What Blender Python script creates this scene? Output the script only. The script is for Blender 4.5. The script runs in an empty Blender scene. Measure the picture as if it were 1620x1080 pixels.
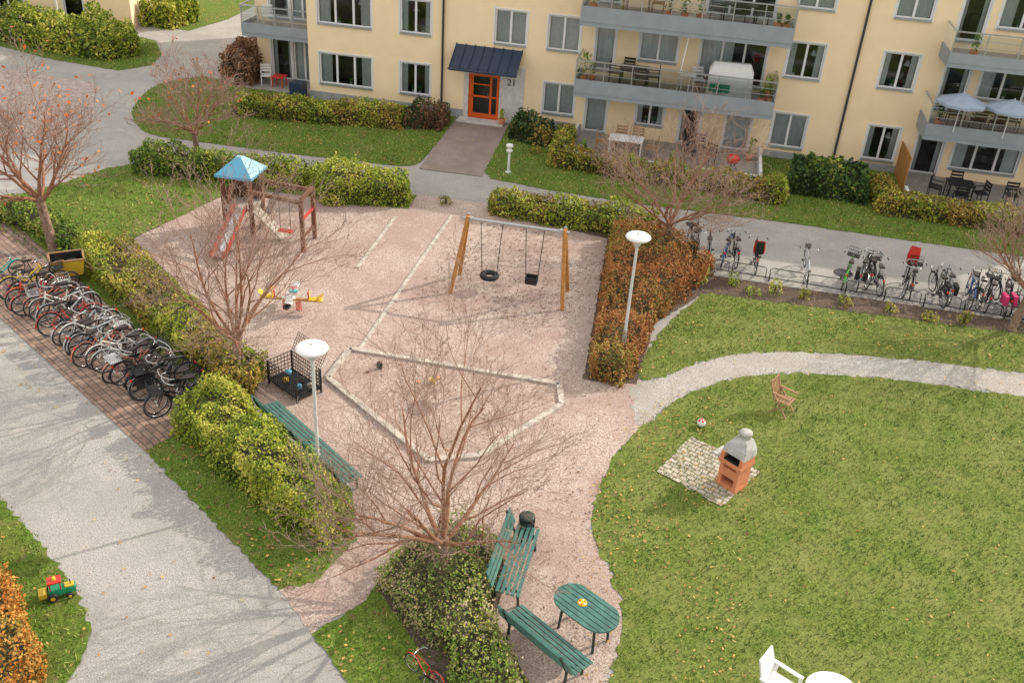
import bpy, math, random
import numpy as np
from mathutils import Vector, Matrix
random.seed(7); np.random.seed(7)
scn=bpy.context.scene
col=scn.collection
rad=math.radians

# ------------------------------------------------------------------ materials
def new_mat(name):
    m=bpy.data.materials.new(name); m.use_nodes=True
    nt=m.node_tree; b=nt.nodes['Principled BSDF']
    return m,nt,b
def c4(c): return (c[0],c[1],c[2],1.0)
def noise(nt,scale,detail=3,rough=.6,vec=None):
    n=nt.nodes.new('ShaderNodeTexNoise'); n.inputs['Scale'].default_value=scale
    n.inputs['Detail'].default_value=detail; n.inputs['Roughness'].default_value=rough
    if vec is None:
        tc=nt.nodes.get('TC') or nt.nodes.new('ShaderNodeTexCoord'); tc.name='TC'
        vec=tc.outputs['Object']
    nt.links.new(vec,n.inputs['Vector'])
    return n
def ramp(nt,fac,stops):
    r=nt.nodes.new('ShaderNodeValToRGB'); cr=r.color_ramp
    while len(cr.elements)<len(stops): cr.elements.new(.5)
    for e,(p,c) in zip(cr.elements,stops): e.position=p; e.color=c4(c)
    nt.links.new(fac,r.inputs['Fac']); return r
def mixc(nt,fac,a,b,mode='MIX'):
    m=nt.nodes.new('ShaderNodeMix'); m.data_type='RGBA'; m.blend_type=mode
    if isinstance(fac,(int,float)): m.inputs[0].default_value=fac
    else: nt.links.new(fac,m.inputs[0])
    for s,i in ((a,6),(b,7)):
        if isinstance(s,tuple): m.inputs[i].default_value=c4(s)
        else: nt.links.new(s,m.inputs[i])
    return m.outputs[2]
def bump(nt,b,h,strength,dist=.02):
    bn=nt.nodes.new('ShaderNodeBump'); bn.inputs['Strength'].default_value=strength
    bn.inputs['Distance'].default_value=dist
    nt.links.new(h,bn.inputs['Height']); nt.links.new(bn.outputs[0],b.inputs['Normal'])
def pmat(name,c,rough=.6,var=.25,scale=8,metal=0,spec=.4,bmp=0,bscale=40):
    m,nt,b=new_mat(name)
    n=noise(nt,scale,2)
    lo=tuple(x*(1-var) for x in c); hi=tuple(min(1,x*(1+var*.6)) for x in c)
    r=ramp(nt,n.outputs['Fac'],[(.3,lo),(.7,hi)])
    nt.links.new(r.outputs[0],b.inputs['Base Color'])
    b.inputs['Roughness'].default_value=rough; b.inputs['Metallic'].default_value=metal
    b.inputs['Specular IOR Level'].default_value=spec
    if bmp: bump(nt,b,noise(nt,bscale,2).outputs['Fac'],bmp)
    return m
def gmat(name,fine,patch,pstops,fscale=35,pscale=.5,rough=.95,bmp=.5,patch2=None,p2scale=2.0,p2=(.55,.7)):
    m,nt,b=new_mat(name)
    f=noise(nt,fscale,2,.75)
    cf=ramp(nt,f.outputs['Fac'],[(.32,fine[0]),(.5,fine[1]),(.68,fine[2])]).outputs[0]
    p=noise(nt,pscale,3,.65)
    pf=ramp(nt,p.outputs['Fac'],[(pstops[0],(0,0,0)),(pstops[1],(1,1,1))]).outputs[0]
    c=mixc(nt,pf,cf,mixc(nt,.6,cf,patch))
    if patch2:
        q=noise(nt,p2scale,4,.75)
        qf=ramp(nt,q.outputs['Fac'],[(p2[0],(0,0,0)),(p2[1],(1,1,1))]).outputs[0]
        c=mixc(nt,qf,c,mixc(nt,.6,c,patch2))
    nt.links.new(c,b.inputs['Base Color'])
    b.inputs['Roughness'].default_value=rough; b.inputs['Specular IOR Level'].default_value=.2
    if bmp: bump(nt,b,f.outputs['Fac'],bmp)
    return m
def leafmat(name,cols,pscale=1.2):
    m,nt,b=new_mat(name)
    g=nt.nodes.new('ShaderNodeNewGeometry')
    n=noise(nt,pscale,1)
    ma=nt.nodes.new('ShaderNodeMath'); ma.operation='MULTIPLY'; ma.inputs[1].default_value=.6
    nt.links.new(g.outputs['Random Per Island'],ma.inputs[0])
    mb=nt.nodes.new('ShaderNodeMath'); mb.operation='MULTIPLY_ADD'; mb.inputs[1].default_value=1.4; mb.inputs[2].default_value=-.5
    nt.links.new(n.outputs['Fac'],mb.inputs[0])
    mc=nt.nodes.new('ShaderNodeMath'); mc.operation='ADD'
    nt.links.new(ma.outputs[0],mc.inputs[0]); nt.links.new(mb.outputs[0],mc.inputs[1])
    k=len(cols)
    r=ramp(nt,mc.outputs[0],[(.1+.8*i/(k-1),c) for i,c in enumerate(cols)])
    nt.links.new(r.outputs[0],b.inputs['Base Color'])
    b.inputs['Roughness'].default_value=.6; b.inputs['Specular IOR Level'].default_value=.25
    return m
def brickmat(name,c1,c2,mortar,w,h,ms,rot,rough=.9):
    m,nt,b=new_mat(name)
    tc=nt.nodes.new('ShaderNodeTexCoord'); tc.name='TC'
    mp=nt.nodes.new('ShaderNodeMapping'); mp.inputs['Rotation'].default_value=(0,0,rot)
    nt.links.new(tc.outputs['Object'],mp.inputs[0])
    br=nt.nodes.new('ShaderNodeTexBrick'); nt.links.new(mp.outputs[0],br.inputs['Vector'])
    br.inputs['Color1'].default_value=c4(c1); br.inputs['Color2'].default_value=c4(c2); br.inputs['Mortar'].default_value=c4(mortar)
    br.inputs['Scale'].default_value=1; br.inputs['Brick Width'].default_value=w; br.inputs['Row Height'].default_value=h
    br.inputs['Mortar Size'].default_value=ms; br.inputs['Mortar Smooth'].default_value=.3
    n=noise(nt,3,4,.7)
    sh=ramp(nt,n.outputs['Fac'],[(.3,(.65,.65,.65)),(.7,(1.2,1.18,1.12))]).outputs[0]
    c=mixc(nt,1.0,br.outputs['Color'],sh,'MULTIPLY')
    nt.links.new(c,b.inputs['Base Color']); b.inputs['Roughness'].default_value=rough
    return m

M={}
M['asphalt']=gmat('asphalt',[(.24,.228,.215),(.40,.382,.362),(.55,.53,.505)],(.30,.29,.28),(.42,.62),fscale=32,pscale=.35,bmp=.5,patch2=(.53,.485,.43),p2scale=.9)
M['gravel']=gmat('playground_gravel',[(.25,.175,.15),(.46,.36,.315),(.68,.58,.52)],(.36,.25,.215),(.4,.6),fscale=24,pscale=.45,bmp=.9,patch2=(.60,.51,.45),p2scale=1.3)
M['gravelgrey']=gmat('grey_gravel',[(.24,.225,.21),(.42,.40,.37),(.60,.57,.53)],(.36,.33,.29),(.4,.6),fscale=28,pscale=.8,bmp=.8,patch2=(.30,.28,.20),p2scale=2)
M['sand']=gmat('sand',[(.24,.17,.14),(.44,.335,.285),(.62,.51,.45)],(.31,.22,.18),(.4,.6),fscale=20,pscale=1.6,bmp=1)
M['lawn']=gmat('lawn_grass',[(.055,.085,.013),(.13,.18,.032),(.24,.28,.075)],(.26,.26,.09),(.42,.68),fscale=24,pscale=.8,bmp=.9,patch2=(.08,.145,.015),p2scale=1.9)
M['lawnd']=gmat('dark_green_lawn_grass',[(.055,.09,.01),(.115,.185,.025),(.19,.27,.05)],(.19,.17,.05),(.48,.72),fscale=24,pscale=.9,bmp=.9,patch2=(.26,.19,.10),p2scale=3)  # deeper green grass with brownish patches, for most of the lawns
M['soil']=gmat('soil',[(.06,.04,.03),(.13,.095,.075),(.22,.17,.13)],(.10,.075,.06),(.4,.6),fscale=25,pscale=1,bmp=1)
M['brickstrip']=brickmat('brick_paving',(.28,.18,.15),(.38,.265,.22),(.12,.095,.08),.34,.17,.016,rad(34))
M['pavers']=brickmat('patio_pavers',(.44,.40,.34),(.56,.51,.45),(.17,.17,.09),.21,.14,.018,rad(28))
M['plaza']=brickmat('plaza_paving',(.42,.34,.32),(.48,.41,.39),(.32,.26,.24),.5,.25,.012,rad(20))
M['entry']=gmat('entrance_paving',[(.22,.18,.155),(.32,.265,.235),(.42,.36,.32)],(.24,.19,.165),(.4,.6),fscale=30,pscale=1,bmp=.4)
M['timber']=pmat('weathered_timber',(.52,.46,.40),.85,.35,6)
M['plaster']=pmat('cream_plaster',(.96,.76,.50),.9,.04,1.2,bmp=.12,bscale=60)
M['plinth']=pmat('grey_plinth',(.36,.37,.39),.9,.15,3)
M['concrete']=pmat('light_concrete',(.66,.64,.61),.9,.15,5)
M['white']=pmat('white_paint',(.80,.80,.80),.45,.04,4)
M['frame']=pmat('white_window_frame',(.78,.79,.80),.4,.04,4)
M['fascia']=pmat('balcony_grey',(.31,.345,.385),.6,.08,2)
M['metal']=pmat('galvanised_steel',(.45,.47,.48),.35,.1,6,metal=.6)
M['pole']=pmat('lamp_pole_grey',(.60,.62,.62),.45,.08,6)
M['black']=pmat('black_metal',(.02,.02,.022),.4,.2,10)
M['rubber']=pmat('rubber',(.025,.025,.027),.75,.2,10)
M['canopy']=pmat('dark_blue_canopy',(.035,.055,.10),.4,.15,2,metal=.2)
M['orange']=pmat('orange_door',(.75,.12,.015),.45,.08,3)
M['drain']=pmat('dark_downpipe',(.045,.045,.05),.5,.1,3)
M['dark']=pmat('dark_interior',(.06,.058,.055),.8,.4,2)
M['curtain']=pmat('curtain',(.80,.80,.80),.9,.08,6)
M['benchgreen']=pmat('green_painted_wood',(.055,.17,.145),.38,.35,9,spec=.6)
M['legs']=pmat('dark_cast_iron',(.03,.05,.04),.5,.2,10)
M['wood']=pmat('orange_stained_wood',(.46,.21,.055),.6,.3,7)
M['brownwood']=pmat('brown_wood',(.17,.075,.045),.65,.25,7)
M['teak']=pmat('teak_wood',(.38,.22,.12),.6,.25,10)
M['blue']=pmat('blue_roof_panel',(.13,.42,.64),.45,.1,2)
M['bluelight']=pmat('light_blue_panel',(.33,.58,.70),.45,.1,2)
M['red']=pmat('red_plastic',(.60,.04,.03),.4,.1,4)
M['yellow']=pmat('yellow_plastic',(.70,.48,.04),.4,.15,4)
M['toygreen']=pmat('green_plastic',(.02,.32,.16),.4,.1,4)
M['teal']=pmat('teal_paint',(.02,.42,.40),.4,.1,4)
M['terracotta']=pmat('terracotta_block',(.68,.26,.135),.85,.15,6,bmp=.3)
M['grillgrey']=pmat('grey_cast_concrete',(.48,.47,.46),.85,.3,6,bmp=.4)
M['seat']=pmat('saddle_leather',(.04,.03,.028),.5,.2,10)
M['chrome']=pmat('chrome',(.6,.6,.6),.25,.05,10,metal=.9)
M['parasol']=pmat('parasol_fabric',(.33,.40,.50),.85,.1,4)
M['roof']=pmat('roof_felt',(.10,.10,.11),.9,.2,2)
M['decking']=pmat('terrace_deck',(.34,.31,.29),.8,.2,5)
M['pink']=pmat('pink_fabric',(.75,.05,.20),.6,.1,4)
def barkmat(name,a,b_):
    m,nt,b=new_mat(name); n=noise(nt,9,2,.7)
    r=ramp(nt,n.outputs['Fac'],[(.3,a),(.7,b_)]); nt.links.new(r.outputs[0],b.inputs['Base Color'])
    b.inputs['Roughness'].default_value=.85; b.inputs['Specular IOR Level'].default_value=.2
    return m
M['bark']=barkmat('tree_bark',(.14,.085,.055),(.36,.25,.19))
M['limb']=barkmat('limb_bark',(.22,.09,.05),(.40,.21,.14))
M['twig']=barkmat('twig_bark',(.26,.16,.12),(.46,.34,.28))
def glassmat():
    m,nt,b=new_mat('window_glass'); nt.nodes.remove(b)
    t=nt.nodes.new('ShaderNodeBsdfTransparent'); t.inputs[0].default_value=(.78,.83,.83,1)
    g=nt.nodes.new('ShaderNodeBsdfGlossy'); g.inputs['Roughness'].default_value=.03; g.inputs['Color'].default_value=(.9,.95,1,1)
    fr=nt.nodes.new('ShaderNodeFresnel'); fr.inputs[0].default_value=1.7
    mx=nt.nodes.new('ShaderNodeMixShader'); nt.links.new(fr.outputs[0],mx.inputs[0]); nt.links.new(t.outputs[0],mx.inputs[1]); nt.links.new(g.outputs[0],mx.inputs[2])
    nt.links.new(mx.outputs[0],nt.nodes['Material Output'].inputs['Surface']); return m
M['glass']=glassmat()
M['lf_bright']=leafmat('leaves_yellow_green',[(.10,.16,.015),(.25,.33,.035),(.44,.47,.06),(.62,.56,.12)])
M['lf_green']=leafmat('leaves_green',[(.05,.10,.012),(.13,.22,.03),(.24,.33,.05),(.42,.40,.10)])
M['lf_dark']=leafmat('leaves_dark',[(.02,.04,.012),(.045,.09,.025),(.09,.15,.04)])
M['lf_orange']=leafmat('leaves_orange',[(.14,.11,.03),(.34,.12,.04),(.50,.20,.07),(.28,.20,.06)])
M['lf_rust']=leafmat('leaves_rust',[(.32,.10,.02),(.54,.21,.04),(.64,.34,.07),(.22,.20,.04)])
M['lf_mixed']=leafmat('leaves_mixed',[(.11,.13,.025),(.24,.21,.04),(.38,.25,.06),(.48,.31,.08)])
M['lf_pale']=leafmat('leaves_pale',[(.11,.14,.03),(.23,.26,.08),(.40,.32,.17),(.56,.45,.32)])
M['lf_red']=leafmat('leaves_red',[(.50,.08,.02),(.68,.17,.03),(.75,.30,.05)])
M['lf_dry']=leafmat('leaves_dry',[(.12,.055,.03),(.22,.11,.06),(.34,.19,.10)])
M['lf_fallen']=leafmat('leaves_fallen',[(.20,.09,.04),(.38,.22,.09),(.60,.43,.13),(.45,.22,.06)],3)
M['blade']=leafmat('grass_blades',[(.06,.115,.012),(.14,.215,.03),(.24,.32,.06),(.40,.40,.14)],.7)
M['core']=pmat('hedge_dark_core',(.06,.055,.025),.95,.4,8)  # plain dark filler colour for the inside of hedges

# ------------------------------------------------------------------ mesh builder
class MB:
    def __init__(s): s.v=[];s.f=[];s.m=[];s.sm=[];s.mats=[];s.T=Matrix()
    def mi(s,mat):
        mat=M[mat]
        if mat not in s.mats: s.mats.append(mat)
        return s.mats.index(mat)
    def add(s,vs,fs,mat,smooth=False):
        o=len(s.v); T=s.T; s.v.extend([tuple(T@Vector(v)) for v in vs]); k=s.mi(mat)
        for f in fs: s.f.append([i+o for i in f]); s.m.append(k); s.sm.append(smooth)
    def box(s,x0,x1,y0,y1,z0,z1,mat):
        s.add([(x0,y0,z0),(x1,y0,z0),(x1,y1,z0),(x0,y1,z0),(x0,y0,z1),(x1,y0,z1),(x1,y1,z1),(x0,y1,z1)],
              [(0,3,2,1),(4,5,6,7),(0,1,5,4),(1,2,6,5),(2,3,7,6),(3,0,4,7)],mat)
    def quad(s,a,b,c,d,mat): s.add([a,b,c,d],[(0,1,2,3)],mat)
    def beam(s,a,b,w,h,mat):
        a=Vector(a);b=Vector(b);d=(b-a).normalized()
        up=Vector((0,0,1)) if abs(d.z)<.95 else Vector((0,1,0))
        x=d.cross(up).normalized()*w/2; y=x.cross(d).normalized()*h/2
        s.add([a-x-y,a+x-y,a+x+y,a-x+y,b-x-y,b+x-y,b+x+y,b-x+y],[(0,3,2,1),(4,5,6,7),(0,1,5,4),(1,2,6,5),(2,3,7,6),(3,0,4,7)],mat)
    def tube(s,pts,r,mat,sides=8,closed=False,cap=True,smooth=True):
        pts=[Vector(p) for p in pts]; n=len(pts)
        rs=r if isinstance(r,(list,tuple)) else [r]*n
        vs=[];fs=[];px=None
        for i,p in enumerate(pts):
            if closed: d=(pts[(i+1)%n]-pts[i-1])
            else: d=pts[min(i+1,n-1)]-pts[max(i-1,0)]
            d.normalize()
            if px is None:
                up=Vector((0,0,1)) if abs(d.z)<.9 else Vector((1,0,0))
                x=d.cross(up).normalized()
            else: x=(px-d*px.dot(d)).normalized()
            px=x; y=d.cross(x)
            for k in range(sides):
                a=2*math.pi*k/sides; vs.append(p+(x*math.cos(a)+y*math.sin(a))*rs[i])
        m=n if closed else n-1
        for i in range(m):
            j=(i+1)%n
            for k in range(sides):
                l=(k+1)%sides; fs.append((i*sides+k,i*sides+l,j*sides+l,j*sides+k))
        s.add(vs,fs,mat,smooth)
        if cap and not closed:
            s.add([vs[k] for k in range(sides)],[tuple(reversed(range(sides)))],mat)
            s.add([vs[(n-1)*sides+k] for k in range(sides)],[tuple(range(sides))],mat)
    def lathe(s,c,prof,mat,sides=20):
        vs=[];fs=[];n=len(prof)
        for r,z in prof:
            for k in range(sides):
                a=2*math.pi*k/sides; vs.append((c[0]+r*math.cos(a),c[1]+r*math.sin(a),c[2]+z))
        for i in range(n-1):
            for k in range(sides):
                l=(k+1)%sides; fs.append((i*sides+k,i*sides+l,(i+1)*sides+l,(i+1)*sides+k))
        s.add(vs,fs,mat,True)
    def prism(s,poly,z0,z1,mat):
        n=len(poly)
        s.add([(x,y,z0) for x,y in poly]+[(x,y,z1) for x,y in poly],
              [tuple(range(n,2*n)),tuple(reversed(range(n)))]+[(i,(i+1)%n,n+(i+1)%n,n+i) for i in range(n)],mat)
    def torus(s,c,R,r,mat,axis='y',n=24,sides=6,squash=1):
        pts=[]
        for i in range(n):
            a=2*math.pi*i/n
            if axis=='y': pts.append((c[0]+R*math.cos(a),c[1],c[2]+R*math.sin(a)))
            else: pts.append((c[0]+R*math.cos(a),c[1]+R*math.sin(a),c[2]))
        s.tube(pts,r,mat,sides,closed=True)
    def mesh(s,name):
        me=bpy.data.meshes.new(name); me.from_pydata(s.v,[],s.f)
        for mt in s.mats: me.materials.append(mt)
        me.polygons.foreach_set('material_index',s.m); me.polygons.foreach_set('use_smooth',s.sm)
        me.update(); return me
    def obj(s,name,loc=(0,0,0),rz=0,parent=None,scale=1):
        o=bpy.data.objects.new(name,s.mesh(name)); col.objects.link(o)
        o.location=loc; o.rotation_euler=(0,0,rz); o.scale=(scale,)*3
        if parent: o.parent=parent
        return o
def empty(name,loc=(0,0,0),rz=0):
    o=bpy.data.objects.new(name,None); col.objects.link(o); o.location=loc; o.rotation_euler=(0,0,rz); return o

# ------------------------------------------------------------------ ground sheets
def subdiv(pts,step,jit,rng):
    out=[];n=len(pts)
    for i in range(n):
        a=Vector(pts[i]);b=Vector(pts[(i+1)%n]);L=(b-a).length;k=max(1,int(L/step))
        if L>14: k=1
        for j in range(k):
            p=a+(b-a)*(j/k); w=.5+.5*math.sin(p.x*2.3+p.y*3.1)
            out.append((p.x+rng.uniform(-jit,jit)*w,p.y+rng.uniform(-jit,jit)*w))
    return out
def smooth(pts,it=2):
    for _ in range(it):
        q=[];n=len(pts)
        for i in range(n):
            a=Vector(pts[i]);b=Vector(pts[(i+1)%n]);L=(b-a).length
            if L>6: q+=[tuple(a),tuple(b)]; continue
            q+=[tuple(a.lerp(b,.25)),tuple(a.lerp(b,.75))]
        pts=q
    return pts
def sheet(name,pts,z,mat,jit=.06,step=.1,sm=False):
    rng=random.Random(len(name)+len(pts))
    if sm: pts=smooth(pts)
    P=subdiv(pts,step,jit,rng) if jit else pts
    me=bpy.data.meshes.new(name); me.from_pydata([(x,y,z) for x,y in P],[],[tuple(range(len(P)))])
    me.materials.append(M[mat]); me.update()
    if me.polygons[0].normal.z<0: me.flip_normals()
    o=bpy.data.objects.new(name,me); col.objects.link(o); return o

sheet('ground',[(-400,-400),(400,-400),(400,400),(-400,400)],0,'lawnd',0)
sheet('asphalt_path',[(-70,-10),(40,-10),(40,41.4),(-9,41.6),(-19.5,44),(-19.5,70),(-70,70)],.004,'asphalt',0)
sheet('paved_plaza',[(-45,26),(-25.5,29.5),(-23.2,34),(-24.2,37.5),(-26,40.5),(-45,42)],.008,'plaza',.02)

gravel=[(-16.5,25.0),(-15.0,30.2),(-13.5,31.0),(-8.5,31.0),(-8.5,32.4),(-5.8,32.4),(-5.7,31.8),(-1.3,30.9),(.6,25.2),(.4,22.0),
 (.9,21.9),(1.1,20.9),(.9,20.6),(.2,19.2),(-.1,18.1),(-.3,16.9),(-.3,15.8),(.2,14.8),(.6,13.8),(.6,12.9),(.4,11.9),(.6,9.5),(-1.2,9.5),(-1.6,12),(-3,14.5),(-4.4,12.7),(-5.0,11.8),(-6.0,12.7),(-5.1,14.4),(-5.6,16.0),(-9.4,19.0),(-12,21.3)]
sheet('playground_gravel',gravel,.012,'gravel')
path=[(.1,21.6),(.5,22.0),(1.0,22.3),(1.8,23.3),(3.2,24.3),(5.4,24.9),(8.1,25.2),(11,25.3),(22,25.2),(22,24.0),(10.7,24),(8.7,24),(6.7,23.9),(4.4,23.5),(3,22.9),(1.8,21.9),(.9,20.6),(.5,19.9)]
sheet('gravel_path',path,.016,'gravelgrey',.16)
lawnM=smooth([(30,24.0),(10.7,24),(8.7,24),(6.7,23.9),(4.4,23.5),(3,22.9),(1.8,21.9),(.9,20.6),(.2,19.2),(-.1,18.1),(-.3,16.9),(-.3,15.8),(.2,14.8),(.6,13.8),(.6,12.9),(.4,11.9),(.6,9.5),(.8,-5),(30,-5)])
lawnU=smooth([(2.1,27.7),(1.0,25.4),(.4,23.4),(.3,21.9),(1.0,22.3),(1.8,23.3),(3.2,24.3),(5.4,24.9),(8.1,25.2),(11,25.3),(30,25.2),(30,27.2),(11.6,27.8)])
lawnA=smooth([(-20.3,34.9),(-18.1,34.9),(-15.3,34.8),(-11.7,34.9),(-9.6,34.9),(-9.15,35.6),(-9.1,41.5),(-9.2,41.6),(-16,41.8),(-22,43.2),(-23.3,41.6),(-23.2,39.8),(-22.6,37.5),(-21.4,35.8)])
lawnB=[(-6.6,35.4),(-6.2,34.8),(-3.9,34.4),(-.7,34.1),(2.1,34.1),(5.1,34.1),(8.5,33.9),(13.2,33.7),(30,33.2),(30,40.2),(-6.7,41.5)]
lawnC=[(-22.5,26.3),(-21.6,28.0),(-20.8,29.4),(-20.1,31.2),(-19.0,32.2),(-8.5,32.3),(-8.5,31),(-13.5,31),(-15,30.2),(-16.5,25),(-12,21.3),(-9.4,19),(-9.9,18.2),(-15.7,22.6)]
lawnD=smooth([(-12.6,13.8),(-11.2,12.9),(-9.5,11.7),(-8.8,10.9),(-8.6,9.9),(-9,7),(-20,3),(-30,14),(-20,19)])
lawnE=[(-10.5,16.0),(-6.0,12.7),(-5.4,13.0),(-5.0,14.4),(-5.6,15.9),(-9.0,18.2),(-9.8,18.1)]
lawnF=[(-5.0,11.8),(-4.3,12.8),(-4.1,14.3),(-3,15.3),(-2.2,15.2),(-1.8,14.3),(-1.8,12.9),(-1.0,11.7),(-.4,10.6),(0,7),(-4.2,7),(-3.8,10.7)]
lawnG=[(-40,44),(-34.3,44.6),(-30,43.2),(-26,42.6),(-25,44),(-25.5,46),(-27,48.2),(-29.5,49),(-40,46.5)]
lawnH=[(-28.5,51.2),(-26.4,50.8),(-25.6,54),(-25.5,66),(-34,66),(-30,54)]
bed3=[(-5.8,32.4),(.6,32.4),(.5,31.3),(2.1,28.6),(2.1,27.7),(.6,25.2),(.3,21.8),(-1.1,21.6),(-1.3,30.7),(-5.7,31.6)]
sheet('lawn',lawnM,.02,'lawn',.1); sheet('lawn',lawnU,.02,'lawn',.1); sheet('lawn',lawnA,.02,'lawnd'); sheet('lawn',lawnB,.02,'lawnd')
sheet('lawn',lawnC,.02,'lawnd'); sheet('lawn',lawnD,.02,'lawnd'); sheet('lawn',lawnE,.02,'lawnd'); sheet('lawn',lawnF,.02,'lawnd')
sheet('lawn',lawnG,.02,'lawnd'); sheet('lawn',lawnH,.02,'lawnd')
sheet('planting_bed',bed3,.016,'soil')
sheet('planting_bed',[(1.3,28.9),(2.2,28.9),(30,27.8),(30,27.1),(11.6,27.7),(2.1,27.6),(1.6,28.0)],.024,'soil')
sheet('brick_paving',[(-26,26.6),(-17.2,20.5),(-10.5,16.0),(-10.0,17.0),(-9.9,18.1),(-15.7,22.5),(-21.5,26.8)],.024,'brickstrip',.0)
sheet('entrance_path',[(-9.1,34.9),(-6.6,34.9),(-6.7,41.55),(-9.1,41.6)],.028,'entry',0)
sheet('patio_paving',[(1.8,19.8),(1.0,18.2),(2.5,17.3),(3.4,18.8)],.04,'pavers',.05,.16)
sheet('planting_bed',[(-4.2,13.2),(-4,14.3),(-3,15.2),(-2.2,15.1),(-1.8,14.2),(-1.8,12.9),(-1.0,11.7),(-.6,10.6),(-2,10.5),(-3,11.9)],.026,'soil')

# ------------------------------------------------------------------ polygon helpers (numpy)
def inside(P,poly):
    x=P[:,0];y=P[:,1];c=np.zeros(len(P),bool);n=len(poly)
    for i in range(n):
        x1,y1=poly[i];x2,y2=poly[(i+1)%n]
        if y1==y2: continue
        k=((y1>y)!=(y2>y))&(x<(x2-x1)*(y-y1)/(y2-y1)+x1); c^=k
    return c
def edged(P,poly):
    d=np.full(len(P),1e9);n=len(poly)
    for i in range(n):
        a=np.array(poly[i]);b=np.array(poly[(i+1)%n]);ab=b-a
        t=np.clip(((P-a)@ab)/(ab@ab+1e-12),0,1); q=a+t[:,None]*ab
        d=np.minimum(d,np.hypot(*(P-q).T))
    return d
def sample(poly,n,clip=None):
    p=np.array(poly);lo=p.min(0);hi=p.max(0)
    if clip: lo=np.maximum(lo,clip[0]);hi=np.maximum(lo+.01,np.minimum(hi,clip[1]))
    A=(hi-lo)[0]*(hi-lo)[1]
    P=lo+np.random.rand(max(1,int(A*n)),2)*(hi-lo)
    return P[inside(P,poly)]
def leafmesh(name,C,size,mat,flat=False,aspect=.6,mat2=None,f2=.3):
    n=len(C); N=np.random.randn(n,3)
    if flat: N=N*np.array([.25,.25,0])+np.array([0,0,1])
    else: N[:,2]=np.abs(N[:,2])+.3
    N/=np.linalg.norm(N,axis=1)[:,None]
    A=np.random.randn(n,3); U=np.cross(N,A); U/=np.linalg.norm(U,axis=1)[:,None]; V=np.cross(N,U)
    s=(size*(.6+.8*np.random.rand(n)))[:,None]
    vs=np.stack([C-U*s,C-V*s*aspect,C+U*s,C+V*s*aspect],1).reshape(-1,3)
    sel=None
    if mat2: sel=((lump(C[:,0],C[:,1],1.6,77)+np.random.randn(n)*.35)>(.5-f2)).astype(np.int32)
    return quadmesh(name,vs,mat,mat2,sel)
def quadmesh(name,vs,mat,mat2=None,sel=None):
    n=len(vs)//4
    me=bpy.data.meshes.new(name); me.vertices.add(4*n); me.vertices.foreach_set('co',vs.astype(np.float32).ravel())
    me.loops.add(4*n); me.loops.foreach_set('vertex_index',np.arange(4*n,dtype=np.int32))
    me.polygons.add(n); me.polygons.foreach_set('loop_start',np.arange(0,4*n,4,dtype=np.int32))
    me.materials.append(M[mat])
    if mat2:
        me.materials.append(M[mat2]); me.polygons.foreach_set('material_index',sel)
    me.update(calc_edges=True); return me
def lump(x,y,k,seed):
    r=random.Random(seed); t=0
    for i in range(5):
        a=r.uniform(0,6.28);w=k*r.uniform(.6,2.2); t=t+np.sin((x*math.cos(a)+y*math.sin(a))*w+r.uniform(0,6.28))
    return t/5
cnt=[0]
def hedge(name,poly,h,mat,dens=420,leaf=.055,rough=.12,mat2=None,loose=0,f2=.3):
    cnt[0]+=1; sd=cnt[0]
    P=sample(poly,dens*1.25)
    P=P+np.random.randn(*P.shape)*.03
    d=edged(P,poly)
    zt=h*(1+rough*2.4*lump(P[:,0],P[:,1],2.2,sd)+rough*1.5*lump(P[:,0],P[:,1],8,sd+50))*(1-.45*np.exp(-d/.16))
    z=zt-np.random.rand(len(P))**2*.28*h+(loose+.1)*np.random.rand(len(P))**4
    T=np.column_stack([P,z])
    S=[]
    n=len(poly); sgn=1 if sum(poly[i][0]*poly[(i+1)%n][1]-poly[(i+1)%n][0]*poly[i][1] for i in range(n))>0 else -1
    inner=[]
    for i in range(n):
        a=np.array(poly[i]);b=np.array(poly[(i+1)%n]);L=np.linalg.norm(b-a)
        if L<1e-3: continue
        nrm=np.array([(b-a)[1],-(b-a)[0]])/L*sgn
        k=int(L*h*dens*1.05); t=np.random.rand(k); zz=np.random.rand(k)*h*.9
        q=a+t[:,None]*(b-a)
        off=-.12+.18*lump(q[:,0]*2+zz*2,q[:,1]*2,2.5,sd+9)+.08*lump(q[:,0]*3-zz*3,q[:,1]*3,5,sd+19)-np.random.rand(k)*.12-(zz/h)**4*.12+.12
        q=q+nrm*off[:,None]; S.append(np.column_stack([q,zz]))
    C=np.vstack([T]+S); C[:,2]=np.maximum(C[:,2],.03)
    me=leafmesh(name,C,leaf,mat,mat2=mat2,f2=f2)
    o=bpy.data.objects.new(name,me); col.objects.link(o)
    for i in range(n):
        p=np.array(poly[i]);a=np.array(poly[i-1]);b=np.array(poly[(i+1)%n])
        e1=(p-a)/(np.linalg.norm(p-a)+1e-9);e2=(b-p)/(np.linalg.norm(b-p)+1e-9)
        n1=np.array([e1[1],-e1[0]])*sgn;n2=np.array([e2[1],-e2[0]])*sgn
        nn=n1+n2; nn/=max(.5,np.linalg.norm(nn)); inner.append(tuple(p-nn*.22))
    b=MB(); b.prism(inner,.0,h*.6,'core'); c=b.obj('dark_core'); c.parent=o  # solid dark core added so the leaves cannot be seen through
    return o

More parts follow.
